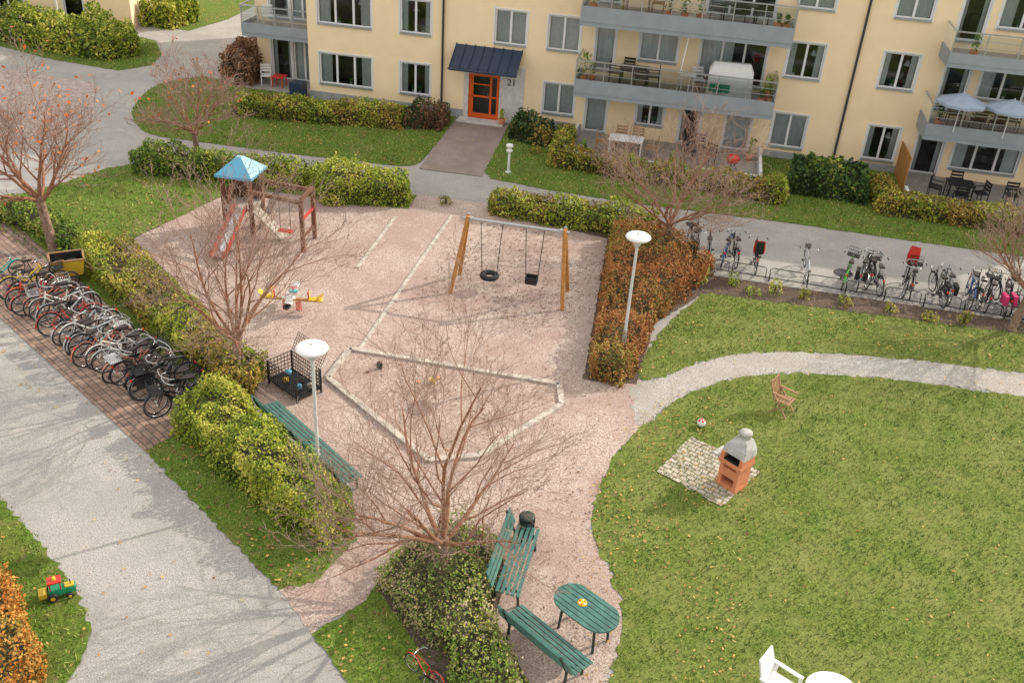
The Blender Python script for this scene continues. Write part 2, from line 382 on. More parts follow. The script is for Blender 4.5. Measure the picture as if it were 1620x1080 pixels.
hedge('hedge',[(-10.2,16.8),(-9.8,17.9),(-9.0,17.9),(-6.0,15.4),(-5.1,14.5),(-5.5,13.75),(-7.6,15.0)],1.12,'lf_bright',1000,.034,.24,mat2='lf_green',f2=.1)
hedge('hedge',[(-16.6,24.9),(-15.2,24.5),(-12,21.8),(-10,20.0),(-9.0,19.6),(-9.0,18.6),(-9.8,18.4),(-13,20.9),(-15.9,23.1),(-17.0,23.9)],.9,'lf_bright',700,.036,.2,mat2='lf_mixed',f2=.35)
hedge('hedge',[(-19.0,32.2),(-12.1,32.25),(-12.0,31.3),(-15,31.2),(-19,30.9)],1.0,'lf_bright',420,.048,.15,mat2='lf_green',f2=.45)
hedge('hedge',[(-11.9,32.3),(-8.8,32.35),(-8.5,31.2),(-11.4,30.3),(-12.0,30.9)],1.15,'lf_bright',500,.044,.16)
hedge('hedge',[(-5.7,32.2),(.3,32.3),(.4,31.3),(-1.3,30.9),(-5.6,31.3)],.85,'lf_bright',500,.044,.16,mat2='lf_mixed',f2=.2)
hedge('hedge',[(-1.2,30.7),(.4,31.2),(2.3,28.9),(1.9,27.9),(.6,25.2),(.2,22.1),(-.1,21.5),(-1.0,21.7)],.85,'lf_orange',760,.034,.2,mat2='lf_mixed',f2=.15,loose=.1)
hedge('shrub',[(-4.2,13.2),(-3.9,14.2),(-3,15.0),(-2.3,14.9),(-1.95,14.1),(-1.95,12.9),(-1.2,11.8),(-.8,10.7),(-2,10.6),(-2.5,11.9),(-3.3,12.3)],.6,'lf_pale',700,.03,.35,mat2='lf_green',loose=.3,f2=.35)
hedge('hedge',[(-18.4,38.2),(-14.7,38.5),(-11.0,39.0),(-11.0,40.3),(-14.7,39.9),(-18.4,39.5)],.85,'lf_mixed',400,.05,.14,mat2='lf_bright',f2=.4)
hedge('shrub',[(-10.9,39.1),(-9.3,39.5),(-9.3,40.9),(-10.8,40.6)],1.0,'lf_dry',360,.05,.2,mat2='lf_dark')
hedge('shrub',[(-6.4,39.4),(-4.6,38.9),(-4.5,40.2),(-6.2,40.9)],.95,'lf_dark',360,.055,.2,mat2='lf_mixed')
hedge('hedge',[(-4.3,36.8),(5.0,35.6),(5.1,36.6),(-3.5,37.6),(-3.6,40.3),(-4.4,40.3)],.85,'lf_mixed',400,.05,.14,mat2='lf_bright',f2=.35)
hedge('rhododendron_bush',[(5.3,37.0),(8.1,36.8),(8.2,38.6),(5.4,39.0)],1.2,'lf_dark',300,.08,.25,mat2='lf_green',f2=.2)
hedge('hedge',[(8.4,36.0),(13.7,35.5),(19,35.1),(19,36.1),(9.3,37.0),(9.2,38.6),(8.4,38.6)],.85,'lf_mixed',400,.05,.14,mat2='lf_bright',f2=.35)
hedge('shrub',[(-36,45.6),(-33,44.8),(-30,44.0),(-27.2,43.8),(-26.2,45.2),(-27.4,46.8),(-30,47.6),(-35,47)],1.3,'lf_bright',240,.075,.3,mat2='lf_green',f2=.3)
hedge('shrub',[(-29.2,50.8),(-27.2,50.6),(-26.8,53),(-28.5,53.5)],1.5,'lf_bright',220,.09,.2)
hedge('hedge',[(-20.8,42.6),(-19.1,42.3),(-19.4,46.4),(-21.3,46.2)],1.5,'lf_dry',240,.07,.15)
hedge('hedge',[(-12.9,12.6),(-11.5,12.0),(-10.3,11.05),(-9.1,9.95),(-8.9,8.5),(-14,6),(-16,10)],1.0,'lf_rust',760,.033,.2,mat2='lf_mixed',f2=.1)
hedge('shrub',[(-22,26.2),(-19.5,25.4),(-17.6,24.4),(-17.0,25.0),(-18.5,26.0),(-21,27.2)],.55,'lf_green',340,.05,.3)
rs=random.Random(3)
for x,y,h in [(2.0,28.3,.55),(2.9,28.4,.5),(4.2,28.2,.45),(5.1,28.1,.4),(6.4,28.1,.35),(9.9,27.9,.5),(7.7,28,.3),(-5.0,38.2,.3),(-7.3,31.9,.35),(8.9,27.8,.3),(3.5,28.0,.25)]:
    poly=[(x+.25*math.cos(a*1.05)*rs.uniform(.7,1.1),y+.2*math.sin(a*1.05)) for a in range(6)]
    hedge('shrub',poly,h,'lf_bright',300,.035,.35,mat2='lf_mixed')

CL=((-40,6),(18,70))
def blades(name,polys,dens,h=.05,w=.014,mat='blade'):
    Ps=[]
    for p in polys: Ps.append(sample(p,dens,CL))
    P=np.vstack(Ps); n=len(P)
    P=P+np.random.randn(*P.shape)*.05
    a=np.random.rand(n)*6.283; hh=h*(.5+np.random.rand(n)); le=np.random.randn(n,2)*h*.6
    dx=np.cos(a)*w;dy=np.sin(a)*w
    z0=np.full(n,.015)
    v0=np.column_stack([P[:,0]-dx,P[:,1]-dy,z0]);v1=np.column_stack([P[:,0]+dx,P[:,1]+dy,z0])
    v2=np.column_stack([P[:,0]+le[:,0]+dx*.4,P[:,1]+le[:,1]+dy*.4,z0+hh]);v3=np.column_stack([P[:,0]+le[:,0]-dx*.4,P[:,1]+le[:,1]-dy*.4,z0+hh])
    me=quadmesh(name,np.stack([v0,v1,v2,v3],1).reshape(-1,3),mat)
    o=bpy.data.objects.new(name,me); col.objects.link(o)
blades('grass_blades',[lawnM,lawnU],200)
blades('grass_blades',[lawnD,lawnE,lawnF],200)
blades('grass_blades',[lawnA,lawnB,lawnC,lawnG],90,.06,.02)

def fallen(name,polys,size,mat,z=.045):
    Ps=[sample(p,k,CL) for p,k in polys]; P=np.vstack(Ps)
    keep=(lump(P[:,0],P[:,1],1.1,5)+np.random.rand(len(P))*.9-.25)>0
    P=P[keep]
    C=np.column_stack([P,np.full(len(P),z)]); me=leafmesh(name,C,size,mat,flat=True)
    o=bpy.data.objects.new(name,me); col.objects.link(o)
fallen('fallen_leaves',[(lawnA,18),(lawnB,14),(lawnU,8),(lawnC,16),(lawnE,26),(lawnF,20),(lawnD,7),(lawnG,14),(lawnH,20)],.04,'lf_fallen',.06)
fallen('fallen_leaves',[([(-6.6,24.3),(-1.2,24.0),(-1.3,30.6),(-6.5,30.8)],90),([(-14.8,25),(-8.8,25),(-8.8,30.5),(-14.5,30.5)],30),
  ([(-5,16),(-.4,16),(.2,22),(-1,24),(-7,24)],16),([(-4.5,12),(.4,11),(.1,19),(-4,16)],16),([(-7.4,21.3),(-4.2,17.5),(-3.2,17.9),(-1.8,21)],24)],.028,'lf_dry',.04)
fallen('fallen_leaves',[([(0,9),(2.6,12),(3.4,20),(1.6,22.0),(0,20),(-.6,16)],36),([(0,26),(22,24.8),(22,29),(1,29.3)],9),(lawnM,3.0),(path,6)],.032,'lf_fallen',.055)
fallen('fallen_leaves',[([(-22,22),(-9,14),(-9,18),(-20,27)],9),([(-8,8),(-4,11),(-7,14),(-12,17)],3),([(-22,33),(20,31),(20,34),(-22,35)],3),([(-9,35),(-6.7,35),(-6.7,41),(-9,41)],14)],.032,'lf_fallen',.036)

# ------------------------------------------------------------------ trees
def tree(name,loc,H,R,seed,th=1.1,tr=.13,leaves=0,lean=(0,0),dens=1.0,mn=.0055):
    rn=random.Random(seed); B=MB()
    tips=[]
    ch=H-th
    up=Vector((0,0,1))
    def br(p,d,L,r,lv):
        n=(8,6,5,4,3)[min(lv,4)]
        wob=(.10,.13,.16,.18,.2)[min(lv,4)]; lift=(.02,.03,.05,.06,.07)[min(lv,4)]
        pts=[p];ds=[d];rr=[r]
        for i in range(n):
            d=(d+Vector((rn.gauss(0,wob),rn.gauss(0,wob),rn.gauss(0,wob)*.7))+up*lift).normalized()
            pts.append(pts[-1]+d*(L/n)); ds.append(d); rr.append(max(mn*.75,r*(1-.75*(i+1)/n)))
        B.tube(pts,rr,'limb' if lv<2 else 'twig',(7,5,4,3,3)[min(lv,4)],cap=False)
        if lv>=4:
            tips.append(pts[-1]); return
        nc=int((6,5,4,2.4)[lv]*dens+rn.random())
        for k in range(nc):
            t=.18+.82*(k+rn.random()*.8)/nc; t=min(t,.98)
            f=t*n; i=int(f); q=pts[i].lerp(pts[i+1],f-i); dd=ds[i+1]
            ax=dd.orthogonal().normalized(); ax.rotate(Matrix.Rotation(rn.uniform(0,6.283),3,dd))
            nd=dd.copy(); nd.rotate(Matrix.Rotation(rad(rn.uniform(20,50)),3,ax))
            if nd.z<-.1: nd.z*=-.3; nd.normalize()
            br(q,nd,L*rn.uniform(.5,.78)*(1.08-.35*t),max(mn,rr[min(i,n)]*.55),lv+1)
    top=Vector((lean[0],lean[1],th))
    B.tube([(0,0,-.05),(0,0,.12),(lean[0]*.5,lean[1]*.5,th*.55),top+Vector((0,0,.05))],[tr*1.45,tr*1.08,tr*.95,tr*.9],'bark',9)
    nl=8
    for k in range(nl):
        a=k*2.399+rn.uniform(-.3,.3); inc=rad(rn.uniform(28,66) if k else 8)
        d=Vector((math.cos(a)*math.sin(inc),math.sin(a)*math.sin(inc),math.cos(inc)))
        L=.86/math.sqrt((math.sin(inc)/R)**2+(math.cos(inc)/ch)**2)
        br(top+Vector((0,0,-rn.uniform(0,.35)*th*.4)),d,L*rn.uniform(.85,1.05),tr*.42,0)
    o=B.obj(name,loc)
    if leaves:
        C=np.array([tuple(tips[rn.randrange(len(tips))]+Vector((rn.gauss(0,.05),)*3)) for _ in range(leaves)])
        me=leafmesh('leaves',C,.055,'lf_red'); l=bpy.data.objects.new('leaves',me); col.objects.link(l); l.parent=o
    return o
tree('tree',(-3.0,13.6,0),5.7,2.8,11,1.15,.125,mn=.0045)
tree('tree',(-9.7,19.2,0),5.4,2.9,12,1.2,.115,lean=(.05,.1),mn=.005)
tree('tree',(-18.1,24.6,0),5.5,2.5,13,1.7,.15,leaves=520,lean=(-.15,0),mn=.006)
tree('tree',(-17.1,32.5,0),4.3,2.1,14,1.3,.11,leaves=160)
tree('tree',(.7,29.9,0),4.8,3.2,15,1.2,.115)
tree('tree',(11.3,27.9,0),4.5,2.5,16,1.3,.125,lean=(.15,0))

# ------------------------------------------------------------------ apartment building
bld=empty('apartment_building',(-7.9,41.6,0),rad(-1.9))
def facade(Bw,Bn,x0,x1,z0,z1,y,wins,mat='plaster',seed=1):
    rn=random.Random(seed)
    xs=sorted({x0,x1}|{w[0] for w in wins}|{w[1] for w in wins}); zs=sorted({z0,z1}|{w[2] for w in wins}|{w[3] for w in wins})
    for i in range(len(xs)-1):
        for j in range(len(zs)-1):
            cx=(xs[i]+xs[i+1])/2;cz=(zs[j]+zs[j+1])/2
            if any(w[0]<cx<w[1] and w[2]<cz<w[3] for w in wins): continue
            Bw.quad((xs[i],y,zs[j]),(xs[i+1],y,zs[j]),(xs[i+1],y,zs[j+1]),(xs[i],y,zs[j+1]),mat)
    for (a,b,c,d,st) in wins:
        D=.14
        for q in [((a,y,c),(a,y+D,c),(a,y+D,d),(a,y,d)),((b,y,c),(b,y,d),(b,y+D,d),(b,y+D,c)),((a,y,d),(a,y+D,d),(b,y+D,d),(b,y,d)),((a,y,c),(b,y,c),(b,y+D,c),(a,y+D,c))]:
            Bw.quad(*q,mat)
        f=.07; g0=y+.05;g1=y+.12
        Bn.box(a,a+f,g0,g1,c,d,'frame');Bn.box(b-f,b,g0,g1,c,d,'frame');Bn.box(a+f,b-f,g0,g1,c,c+f,'frame');Bn.box(a+f,b-f,g0,g1,d-f,d,'frame')
        w=b-a; n=3 if w>2.2 else (2 if w>1.1 else 1)
        for k in range(1,n):
            xm=a+w*k/n; Bn.box(xm-.045,xm+.045,g0-.01,g1-.01,c+f,d-f,'frame')
        e=.06
        Bn.box(a-e,a,y-.02,y+.05,c-e,d+e,'frame');Bn.box(b,b+e,y-.02,y+.05,c-e,d+e,'frame')
        Bn.box(a,b,y-.02,y+.05,d,d+e,'frame');Bn.box(a,b,y-.07,y+.05,c-e,c,'metal')
        Bn.quad((a+f,y+.09,c+f),(b-f,y+.09,c+f),(b-f,y+.09,d-f),(a+f,y+.09,d-f),'glass')
        Y=y+1.2
        for q in [((a,g1,c),(a,Y,c),(a,Y,d),(a,g1,d)),((b,g1,c),(b,Y,c),(b,Y,d),(b,g1,d)),((a,g1,d),(a,Y,d),(b,Y,d),(b,g1,d)),((a,g1,c),(b,g1,c),(b,Y,c),(a,Y,c)),((a,Y,c),(b,Y,c),(b,Y,d),(a,Y,d))]:
            Bn.quad(*q,'dark')
        yc=y+.2
        def drape(p,q,zz0,zz1):
            k=max(4,int((q-p)/.05)); vs=[];fs=[]
            for i in range(k+1):
                xx=p+(q-p)*i/k; yy=yc+.02*math.sin(i*1.9)
                vs+= [(xx,yy,zz0),(xx,yy,zz1)]
            for i in range(k): fs.append((2*i,2*i+2,2*i+3,2*i+1))
            Bn.add(vs,fs,'curtain',True)
        if st=='c': drape(a+.02,b-.02,c+.02,d-.02)
        elif st=='s': drape(a+.02,a+w*.22,c+.02,d-.02); drape(b-w*.22,b-.02,c+.02,d-.02)
        elif st=='h': drape(a+.02,a+w*.5,c+.02,d-.02)
        if st in('s','d') and d-c<1.8:
            for k in range(rn.randint(2,4)):
                xx=rn.uniform(a+.2,b-.2); Bn.lathe((xx,y+.24,c+.01),[(0,0),(.05,0),(.07,.12),(0,.12)],'curtain',8)
                for kk in range(10):
                    aa=rn.uniform(0,6.28); Bn.add([(xx,y+.24,c+.12),(xx+.12*math.cos(aa),y+.24+.05*math.sin(aa),c+.25+rn.random()*.15),(xx+.09*math.cos(aa+.3),y+.26,c+.3)],[(0,1,2)],'toygreen' if kk%2 else 'lf_green')
            if rn.random()<.7:
                xx=rn.uniform(a+.35,b-.35); Bn.lathe((xx,y+.4,d-.55),[(.14,0),(.05,.2),(0,.21)],'curtain',12); Bn.tube([(xx,y+.4,d-.35),(xx,y+.4,d)],.008,'black',4)
W1=(3.45,4.88); W2=(6.2,7.62)
wins=[(-7.7,-5.2,.78,2.18,'s'),(-3.9,-2.5,.78,2.18,'s'),(2.6,4.0,.7,2.05,'c'),(12.45,13.85,.5,1.95,'c'),(16.3,17.6,.45,1.9,'s'),
 (4.5,5.45,.12,2.0,'c'),(6.7,7.9,.7,2.0,'s'),(8.6,9.5,.12,2.0,'s'),(10.5,11.6,.12,2.0,'c'),
 (18.3,19.4,.12,2.0,'s'),(19.8,22.4,.5,1.95,'s')]
st=[]
for k,(z0,z1) in enumerate((W1,W2)):
    s=['s','s','c','c','s','s'] if k==0 else ['d','s','c','c','c','c']
    wins+=[(-7.7,-5.2,z0,z1,s[0]),(-3.9,-2.5,z0,z1,s[1]),(2.6,4.0,z0,z1,s[3]),(12.5,13.95,z0,z1,s[4]),(16.2,17.6,z0,z1,s[5]),
      (4.65,5.5,z0-.6,z1,'c'),(6.5,8.1,z0,z1,'c'),(9.0,11.7,z0-.6,z1,'h'),(18.6,19.6,z0-.6,z1,'s'),(20.0,22.6,z0,z1,'s')]
    st.append((.3,1.7,z0,z1,s[2]))
Bw=MB();Bn=MB()
facade(Bw,Bn,-8.2,-.95,0,9.2,0,[w for w in wins if w[1]<-.95],seed=1)
facade(Bw,Bn,1.75,30,0,9.2,0,[w for w in wins if w[0]>1.75],seed=2)
facade(Bw,Bn,-.95,1.75,2.5,9.2,0,st,seed=3)
for q in [(-.95,-.75,0,2.5),(.65,1.75,0,2.5),(-.75,.65,2.05,2.5)]:
    Bw.quad((q[0],-.015,q[2]),(q[1],-.015,q[2]),(q[1],-.015,q[3]),(q[0],-.015,q[3]),'concrete')
Bw.box(-.95,1.75,-.015,.0,2.5,2.52,'concrete')
Bw.quad((-.75,0,0),(-.75,.25,0),(-.75,.25,2.05),(-.75,0,2.05),'concrete');Bw.quad((.65,0,0),(.65,.25,0),(.65,.25,2.05),(.65,0,2.05),'concrete');Bw.quad((-.75,0,2.05),(.65,0,2.05),(.65,.25,2.05),(-.75,.25,2.05),'concrete')
Bw.quad((-8.2,0,0),(-8.2,12,0),(-8.2,12,9.2),(-8.2,0,9.2),'plaster');Bw.quad((30,0,0),(30,12,0),(30,12,9.2),(30,0,9.2),'plaster')
Bw.quad((-8.2,12,0),(30,12,0),(30,12,9.2),(-8.2,12,9.2),'plaster')
Bw.box(-8.5,30.3,-.35,12.3,9.2,9.45,'roof')
Bw.box(-8.2,-.96,-.03,-.001,0,.38,'plinth');Bw.box(1.76,4.4,-.03,-.001,0,.38,'plinth');Bw.box(12.3,18.2,-.03,-.001,0,.3,'plinth')
Bw.box(-8.23,-8.2,-.03,12,0,.38,'plinth')
facade(Bw,Bn,-11.6,-8.2,0,9.2,2.0,[(-10.9,-9.9,.1,2.05,'s'),(-9.8,-8.7,.1,2.05,'c'),(-10.9,-9.9,2.95,4.88,'s'),(-9.8,-8.7,2.95,4.88,'c'),(-10.9,-9.9,5.7,7.6,'s')],seed=5)
Bw.quad((-11.6,2,0),(-11.6,12,0),(-11.6,12,9.2),(-11.6,2,9.2),'plaster');Bw.box(-11.9,-8.51,1.6,12.3,9.2,9.44,'roof')
Bw.quad((-11.6,12,0),(-8.2,12,0),(-8.2,12,9.2),(-11.6,12,9.2),'plaster')
Bw.obj('walls',parent=bld);Bn.obj('windows',parent=bld)
D=MB()
D.box(-.75,-.62,.05,.13,0,2.05,'orange');D.box(.52,.65,.05,.13,0,2.05,'orange');D.box(-.62,.52,.05,.13,1.93,2.05,'orange')
D.box(-.62,.52,.06,.12,.0,.28,'orange');D.box(-.62,.52,.06,.12,1.0,1.08,'orange');D.box(.2,.3,.055,.115,.28,1.93,'orange');D.box(-.62,-.54,.06,.12,.28,1.93,'orange');D.box(-.54,.2,.06,.12,1.55,1.6,'orange')
D.quad((-.55,.1,.27),(.53,.1,.27),(.53,.1,1.94),(-.55,.1,1.94),'glass');D.quad((-.62,.6,0),(.6,.6,0),(.6,.6,2.0),(-.62,.6,2.0),'dark')
D.quad((-.75,.13,0),(-.75,.6,0),(-.75,.6,2.05),(-.75,.13,2.05),'dark');D.quad((.65,.13,0),(.65,.6,0),(.65,.6,2.05),(.65,.13,2.05),'dark')
D.tube([(.14,.02,.95),(.14,.02,1.25)],.018,'chrome',6)
D.box(-1.1,1.0,-.7,-.03,0,.08,'concrete')
D.obj('entrance_door',parent=bld)
C=MB()
xa,xb=-1.35,1.6
C.add([(xa,-.02,3.25),(xb,-.02,3.25),(xb,-1.25,2.55),(xa,-1.25,2.55),(xa,-.02,3.15),(xb,-.02,3.15),(xb,-1.25,2.42),(xa,-1.25,2.42)],
 [(0,3,2,1),(4,5,6,7),(3,7,6,2),(0,4,7,3),(1,2,6,5),(0,1,5,4)],'canopy')
for i in range(8):
    x=xa+.02+(xb-xa-.04)*i/7; C.beam((x,-.02,3.28),(x,-1.25,2.58),.03,.05,'canopy')
C.tube([(xa-.02,-1.3,2.5),(xb+.02,-1.3,2.5)],.05,'canopy',8)
for x in (xa+.15,xb-.15): C.beam((x,-.02,2.55),(x,-1.1,2.45),.05,.06,'black')
C.obj('entrance_canopy',parent=bld)
P=MB()
for x in (-1.95,15.2): P.tube([(x,-.09,.05),(x,-.09,9.1)],.05,'drain',8)
P.obj('drainpipes',parent=bld)
fc=bpy.data.curves.new('house_number','FONT'); fc.body='21'; fc.size=.4; fc.extrude=.008; fc.materials.append(M['black'])
fo=bpy.data.objects.new('house_number',fc); col.objects.link(fo); fo.parent=bld; fo.location=(.98,-.03,1.7); fo.rotation_euler=(rad(90),0,0)
def balcony(B,x0,x1,zb,zt,depth,y1=-.002,n=7):
    y0=y1-depth
    B.box(x0,x1,y0,y1,zb,zb+.18,'fascia')
    B.box(x0,x1,y0-.03,y0+.03,zb+.18,zt,'fascia'); B.box(x0-.003,x0+.05,y0+.03,y1,zb+.18,zt,'fascia');B.box(x1-.05,x1+.003,y0+.03,y1,zb+.18,zt,'fascia')
    B.box(x0+.05,x1-.05,y0+.03,y1,zb+.18,zt-.2,'decking')
    zr=zt+.75
    for i in range(n+1):
        x=x0+.03+(x1-x0-.06)*i/n; B.box(x-.02,x+.02,y0-.02,y0+.02,zt,zr,'metal')
    for a,b,c,d in ((x0,x1,y0-.03,y0+.03),(x0,x0+.05,y0+.03,y1),(x1-.05,x1,y0+.03,y1)): B.box(a,b,c,d,zr,zr+.05,'metal')
    for zz in (.25,.5): B.box(x0,x1,y0-.012,y0+.012,zt+zz,zt+zz+.02,'metal')
    B.quad((x0+.02,y0+.025,zt+.04),(x1-.02,y0+.025,zt+.04),(x1-.02,y0+.025,zr-.04),(x0+.02,y0+.025,zr-.04),'glass')
    for x in (x0+.02,x1-.02): B.quad((x,y0,zt+.04),(x,y1,zt+.04),(x,y1,zr-.04),(x,y0,zr-.04),'glass')
A=MB()
balcony(A,4.15,12.25,2.12,2.85,1.8); balcony(A,4.15,12.45,4.98,5.75,1.8)
balcony(A,18.1,26.5,2.1,2.75,1.8); balcony(A,18.2,26.5,4.95,5.5,1.8)
balcony(A,-11.6,-8.25,2.35,2.95,1.5,1.998,4)
A.obj('balconies',parent=bld)
def chair(B,x,y,z,rz,mat='black'):
    T=B.T.copy(); B.T=T@Matrix.Translation((x,y,z))@Matrix.Rotation(rz,4,'Z')
    for a in (-.22,.22):
        for b in (-.22,.22): B.beam((a,b,0),(a,b,.44 if b<0 else .9),.03,.03,mat)
        B.beam((a,-.24,.62),(a,.24,.64),.04,.03,mat)
    B.box(-.24,.24,-.24,.24,.42,.46,mat)
    for k in range(3): B.box(-.22,.22,.205,.235,.55+k*.13,.63+k*.13,mat)
    B.T=T
def tbl(B,x,y,z,l,w,mat,h=.72):
    B.box(x-l/2,x+l/2,y-w/2,y+w/2,z+h-.04,z+h,mat)
    for a in (-1,1):
        for b in (-1,1): B.box(x+a*(l/2-.06)-.02,x+a*(l/2-.06)+.02,y+b*(w/2-.06)-.02,y+b*(w/2-.06)+.02,z,z+h-.04,mat)
def plant(B,x,y,z,h,rn,mat='lf_green'):
    B.lathe((x,y,z),[(0,0),(.12,0),(.16,.28),(.13,.28),(0,.26)],'terracotta',10)
    for k in range(70):
        a=rn.uniform(0,6.28);r=rn.uniform(.02,.3)*h;zz=z+.3+rn.random()*h
        p=Vector((x+r*math.cos(a),y+r*math.sin(a),zz)); q=Vector((rn.gauss(0,.05),rn.gauss(0,.05),rn.gauss(.03,.05))); w=Vector((rn.gauss(0,.03),rn.gauss(0,.03),.0))
        B.add([p-q,p+w,p+q,p-w],[(0,1,2,3)],mat)
F=MB(); rn=random.Random(4)
z=2.66
tbl(F,6.5,-1.0,z,1.2,.7,'black')
for x,y,r in((5.7,-1,1.57),(7.3,-1,-1.57),(6.2,-.45,0),(6.8,-1.5,3.14)): chair(F,x,y,z,r)
cx=[(9.5,z+.0),(9.5,z+1.0),(9.65,z+1.28),(11.1,z+1.3),(11.25,z+1.0),(11.3,z)]
vs=[(x,-1.55,h) for x,h in cx]+[(x,-1.3,h+(.12 if h>z+.9 else 0)) for x,h in cx]+[(x,-.6,h) for x,h in cx]
n=len(cx);fs=[(i,i+1,n+i+1,n+i) for i in range(n-1)]+[(n+i,n+i+1,2*n+i+1,2*n+i) for i in range(n-1)]+[tuple(range(n)),tuple(reversed(range(2*n,3*n)))]
F.add(vs,fs,'white')
tbl(F,8.7,-1.1,z,.6,.6,'white');chair(F,9.1,-.6,z,.3,'white')
plant(F,4.5,-1.5,z,.9,rn);plant(F,4.8,-1.2,z,.5,rn);plant(F,12.0,-1.5,z,.9,rn);plant(F,12.0,-.5,z,.6,rn);plant(F,11.7,-1.6,z,.3,rn)
F.tube([(8.3,-1.6,2.7),(8.5,-1.6,5.0)],.025,'white',6)
F.box(9.6,10.4,-1.7,-1.62,z+.3,z+.6,'toygreen')
z=5.55
tbl(F,10.3,-.9,z,1.3,.7,'black')
for x,y,r in((9.4,-.9,1.57),(11.2,-.9,-1.57),(10.3,-1.5,3.14)): chair(F,x,y,z,r)
tbl(F,6.3,-.9,z,1.0,.7,'teak');chair(F,5.5,-.9,z,1.57,'teak');chair(F,7.1,-.9,z,-1.57,'teak')
for x in (4.6,7.6,8.2,8.8,11.8,12.1): plant(F,x,-1.5,z,rn.uniform(.3,.8),rn)
F.box(4.32,12.08,-3.58,-.04,.03,.08,'decking')
for a,b,c,d in((4.2,12.2,-3.7,-3.58),(4.2,4.32,-3.58,-.03),(12.08,12.2,-3.58,-.03)): F.box(a,b,c,d,.0,.42,'white')
for i in range(4): F.box(4.22+i*2.62,4.3+i*2.62,-3.72,-3.56,.42,.62,'white')
tbl(F,6.6,-2.3,.08,1.4,.8,'white');
for x,y,r in((5.6,-2.3,1.57),(7.7,-2.3,-1.57),(6.3,-1.5,0),(7,-1.5,0)): chair(F,x,y,.08,r,'teak')
F.lathe((11.0,-2.9,.5),[(0,0),(.2,.05),(.28,.2),(.22,.34),(0,.42)],'red',12)
for k in range(3): F.tube([(11.0,-2.9,.6),(11+.3*math.cos(k*2.1),-2.9+.3*math.sin(k*2.1),.08)],.015,'black',5)
chair(F,9.2,-2.0,.08,.4);chair(F,10.0,-2.3,.08,-.6);chair(F,9.6,-1.3,.08,0)
plant(F,8.6,-3.2,.08,.4,rn);plant(F,5,-3.2,.08,.4,rn);plant(F,11.7,-1,.08,.7,rn);plant(F,.9,-.4,.03,.4,rn,'lf_bright')
F.box(17.92,27,-3.58,-.04,.03,.08,'decking')
for a,b,c,d in((17.8,27,-3.7,-3.58),(17.8,17.92,-3.58,-2.4)): F.box(a,b,c,d,.0,.35,'white')
for k in range(6): F.box(17.75,17.79,-2.4+k*.4,-2.03+k*.4,.0,1.5-k*.02,'wood')
for x,y,r in((18.9,-2.6,1.2),(19.8,-3,3.1),(20.6,-2.6,-1.3),(19.8,-1.9,0),(21.8,-2.4,0)): chair(F,x,y,.08,r)
tbl(F,19.8,-2.5,.08,1.0,.8,'black')
tbl(F,20.3,-.9,2.56,1.6,.7,'teak')
for x,y,r in((19.2,-.9,1.57),(20,-1.45,3.14),(20.7,-1.45,3.14),(21.4,-.9,-1.57)): chair(F,x,y,2.56,r,'brownwood')
chair(F,21.5,-1,5.3,.5,'white')
for x in (18.6,22.5): plant(F,x,-1.4,2.56,.5,rn); plant(F,x+.5,-1.4,5.3,.6,rn)
F.box(-11.5,-8.4,.2,1.9,.02,.07,'decking'); chair(F,-10.8,1,.07,.4,'white');tbl(F,-10.1,.9,.07,.6,.6,'red',.5); F.box(-9.0,-8.4,-.5,.1,.07,.75,'canopy'); chair(F,-10.6,1.2,2.75,.5,'white')
F.obj('balcony_furniture',parent=bld)
for lx,ly in((19.1,-1.9),(20.9,-2.0)):
    U=MB(); U.tube([(0,0,-1.2),(0,0,.38)],.02,'white',6)
    vs=[(0,0,.35)];n=8
    for k in range(n): vs.append((.95*math.cos(k*math.pi/4),.95*math.sin(k*math.pi/4),0))
    U.add(vs,[(0,1+k,1+(k+1)%n) for k in range(n)],'parasol')
    U.add([(x*1,y*1,zz) for x,y,zz in vs[1:]]+[(x*1,y*1,zz-.1) for x,y,zz in vs[1:]],[(k,(k+1)%n,n+(k+1)%n,n+k) for k in range(n)],'parasol')
    o=U.obj('parasol',(lx,ly,3.75),parent=bld)

# ------------------------------------------------------------------ neighbouring yellow house
H=MB();Hn=MB()
hs=empty('yellow_house',(-29.0,49.6,0),rad(17))
facade(H,Hn,-14,0,0,6,0,[(-3.4,-2.4,.02,2.1,'d'),(-7,-5.4,.9,2.3,'s'),(-11,-9.6,.9,2.3,'s'),(-4,-2.6,3.6,5,'s'),(-8,-6.6,3.6,5,'c')],seed=9)
H.quad((0,0,0),(0,9,0),(0,9,6),(0,0,6),'plaster');H.quad((-14,0,0),(-14,9,0),(-14,9,6),(-14,0,6),'plaster');H.quad((-14,9,0),(0,9,0),(0,9,6),(-14,9,6),'plaster')
H.box(-14.3,.3,-.4,9.3,6.0,6.25,'roof');H.box(-14,-3.5,-.03,-.001,0,.3,'plinth');H.box(-2.3,0,-.03,-.001,0,.3,'plinth')
H.obj('walls',parent=hs);Hn.obj('windows',parent=hs)
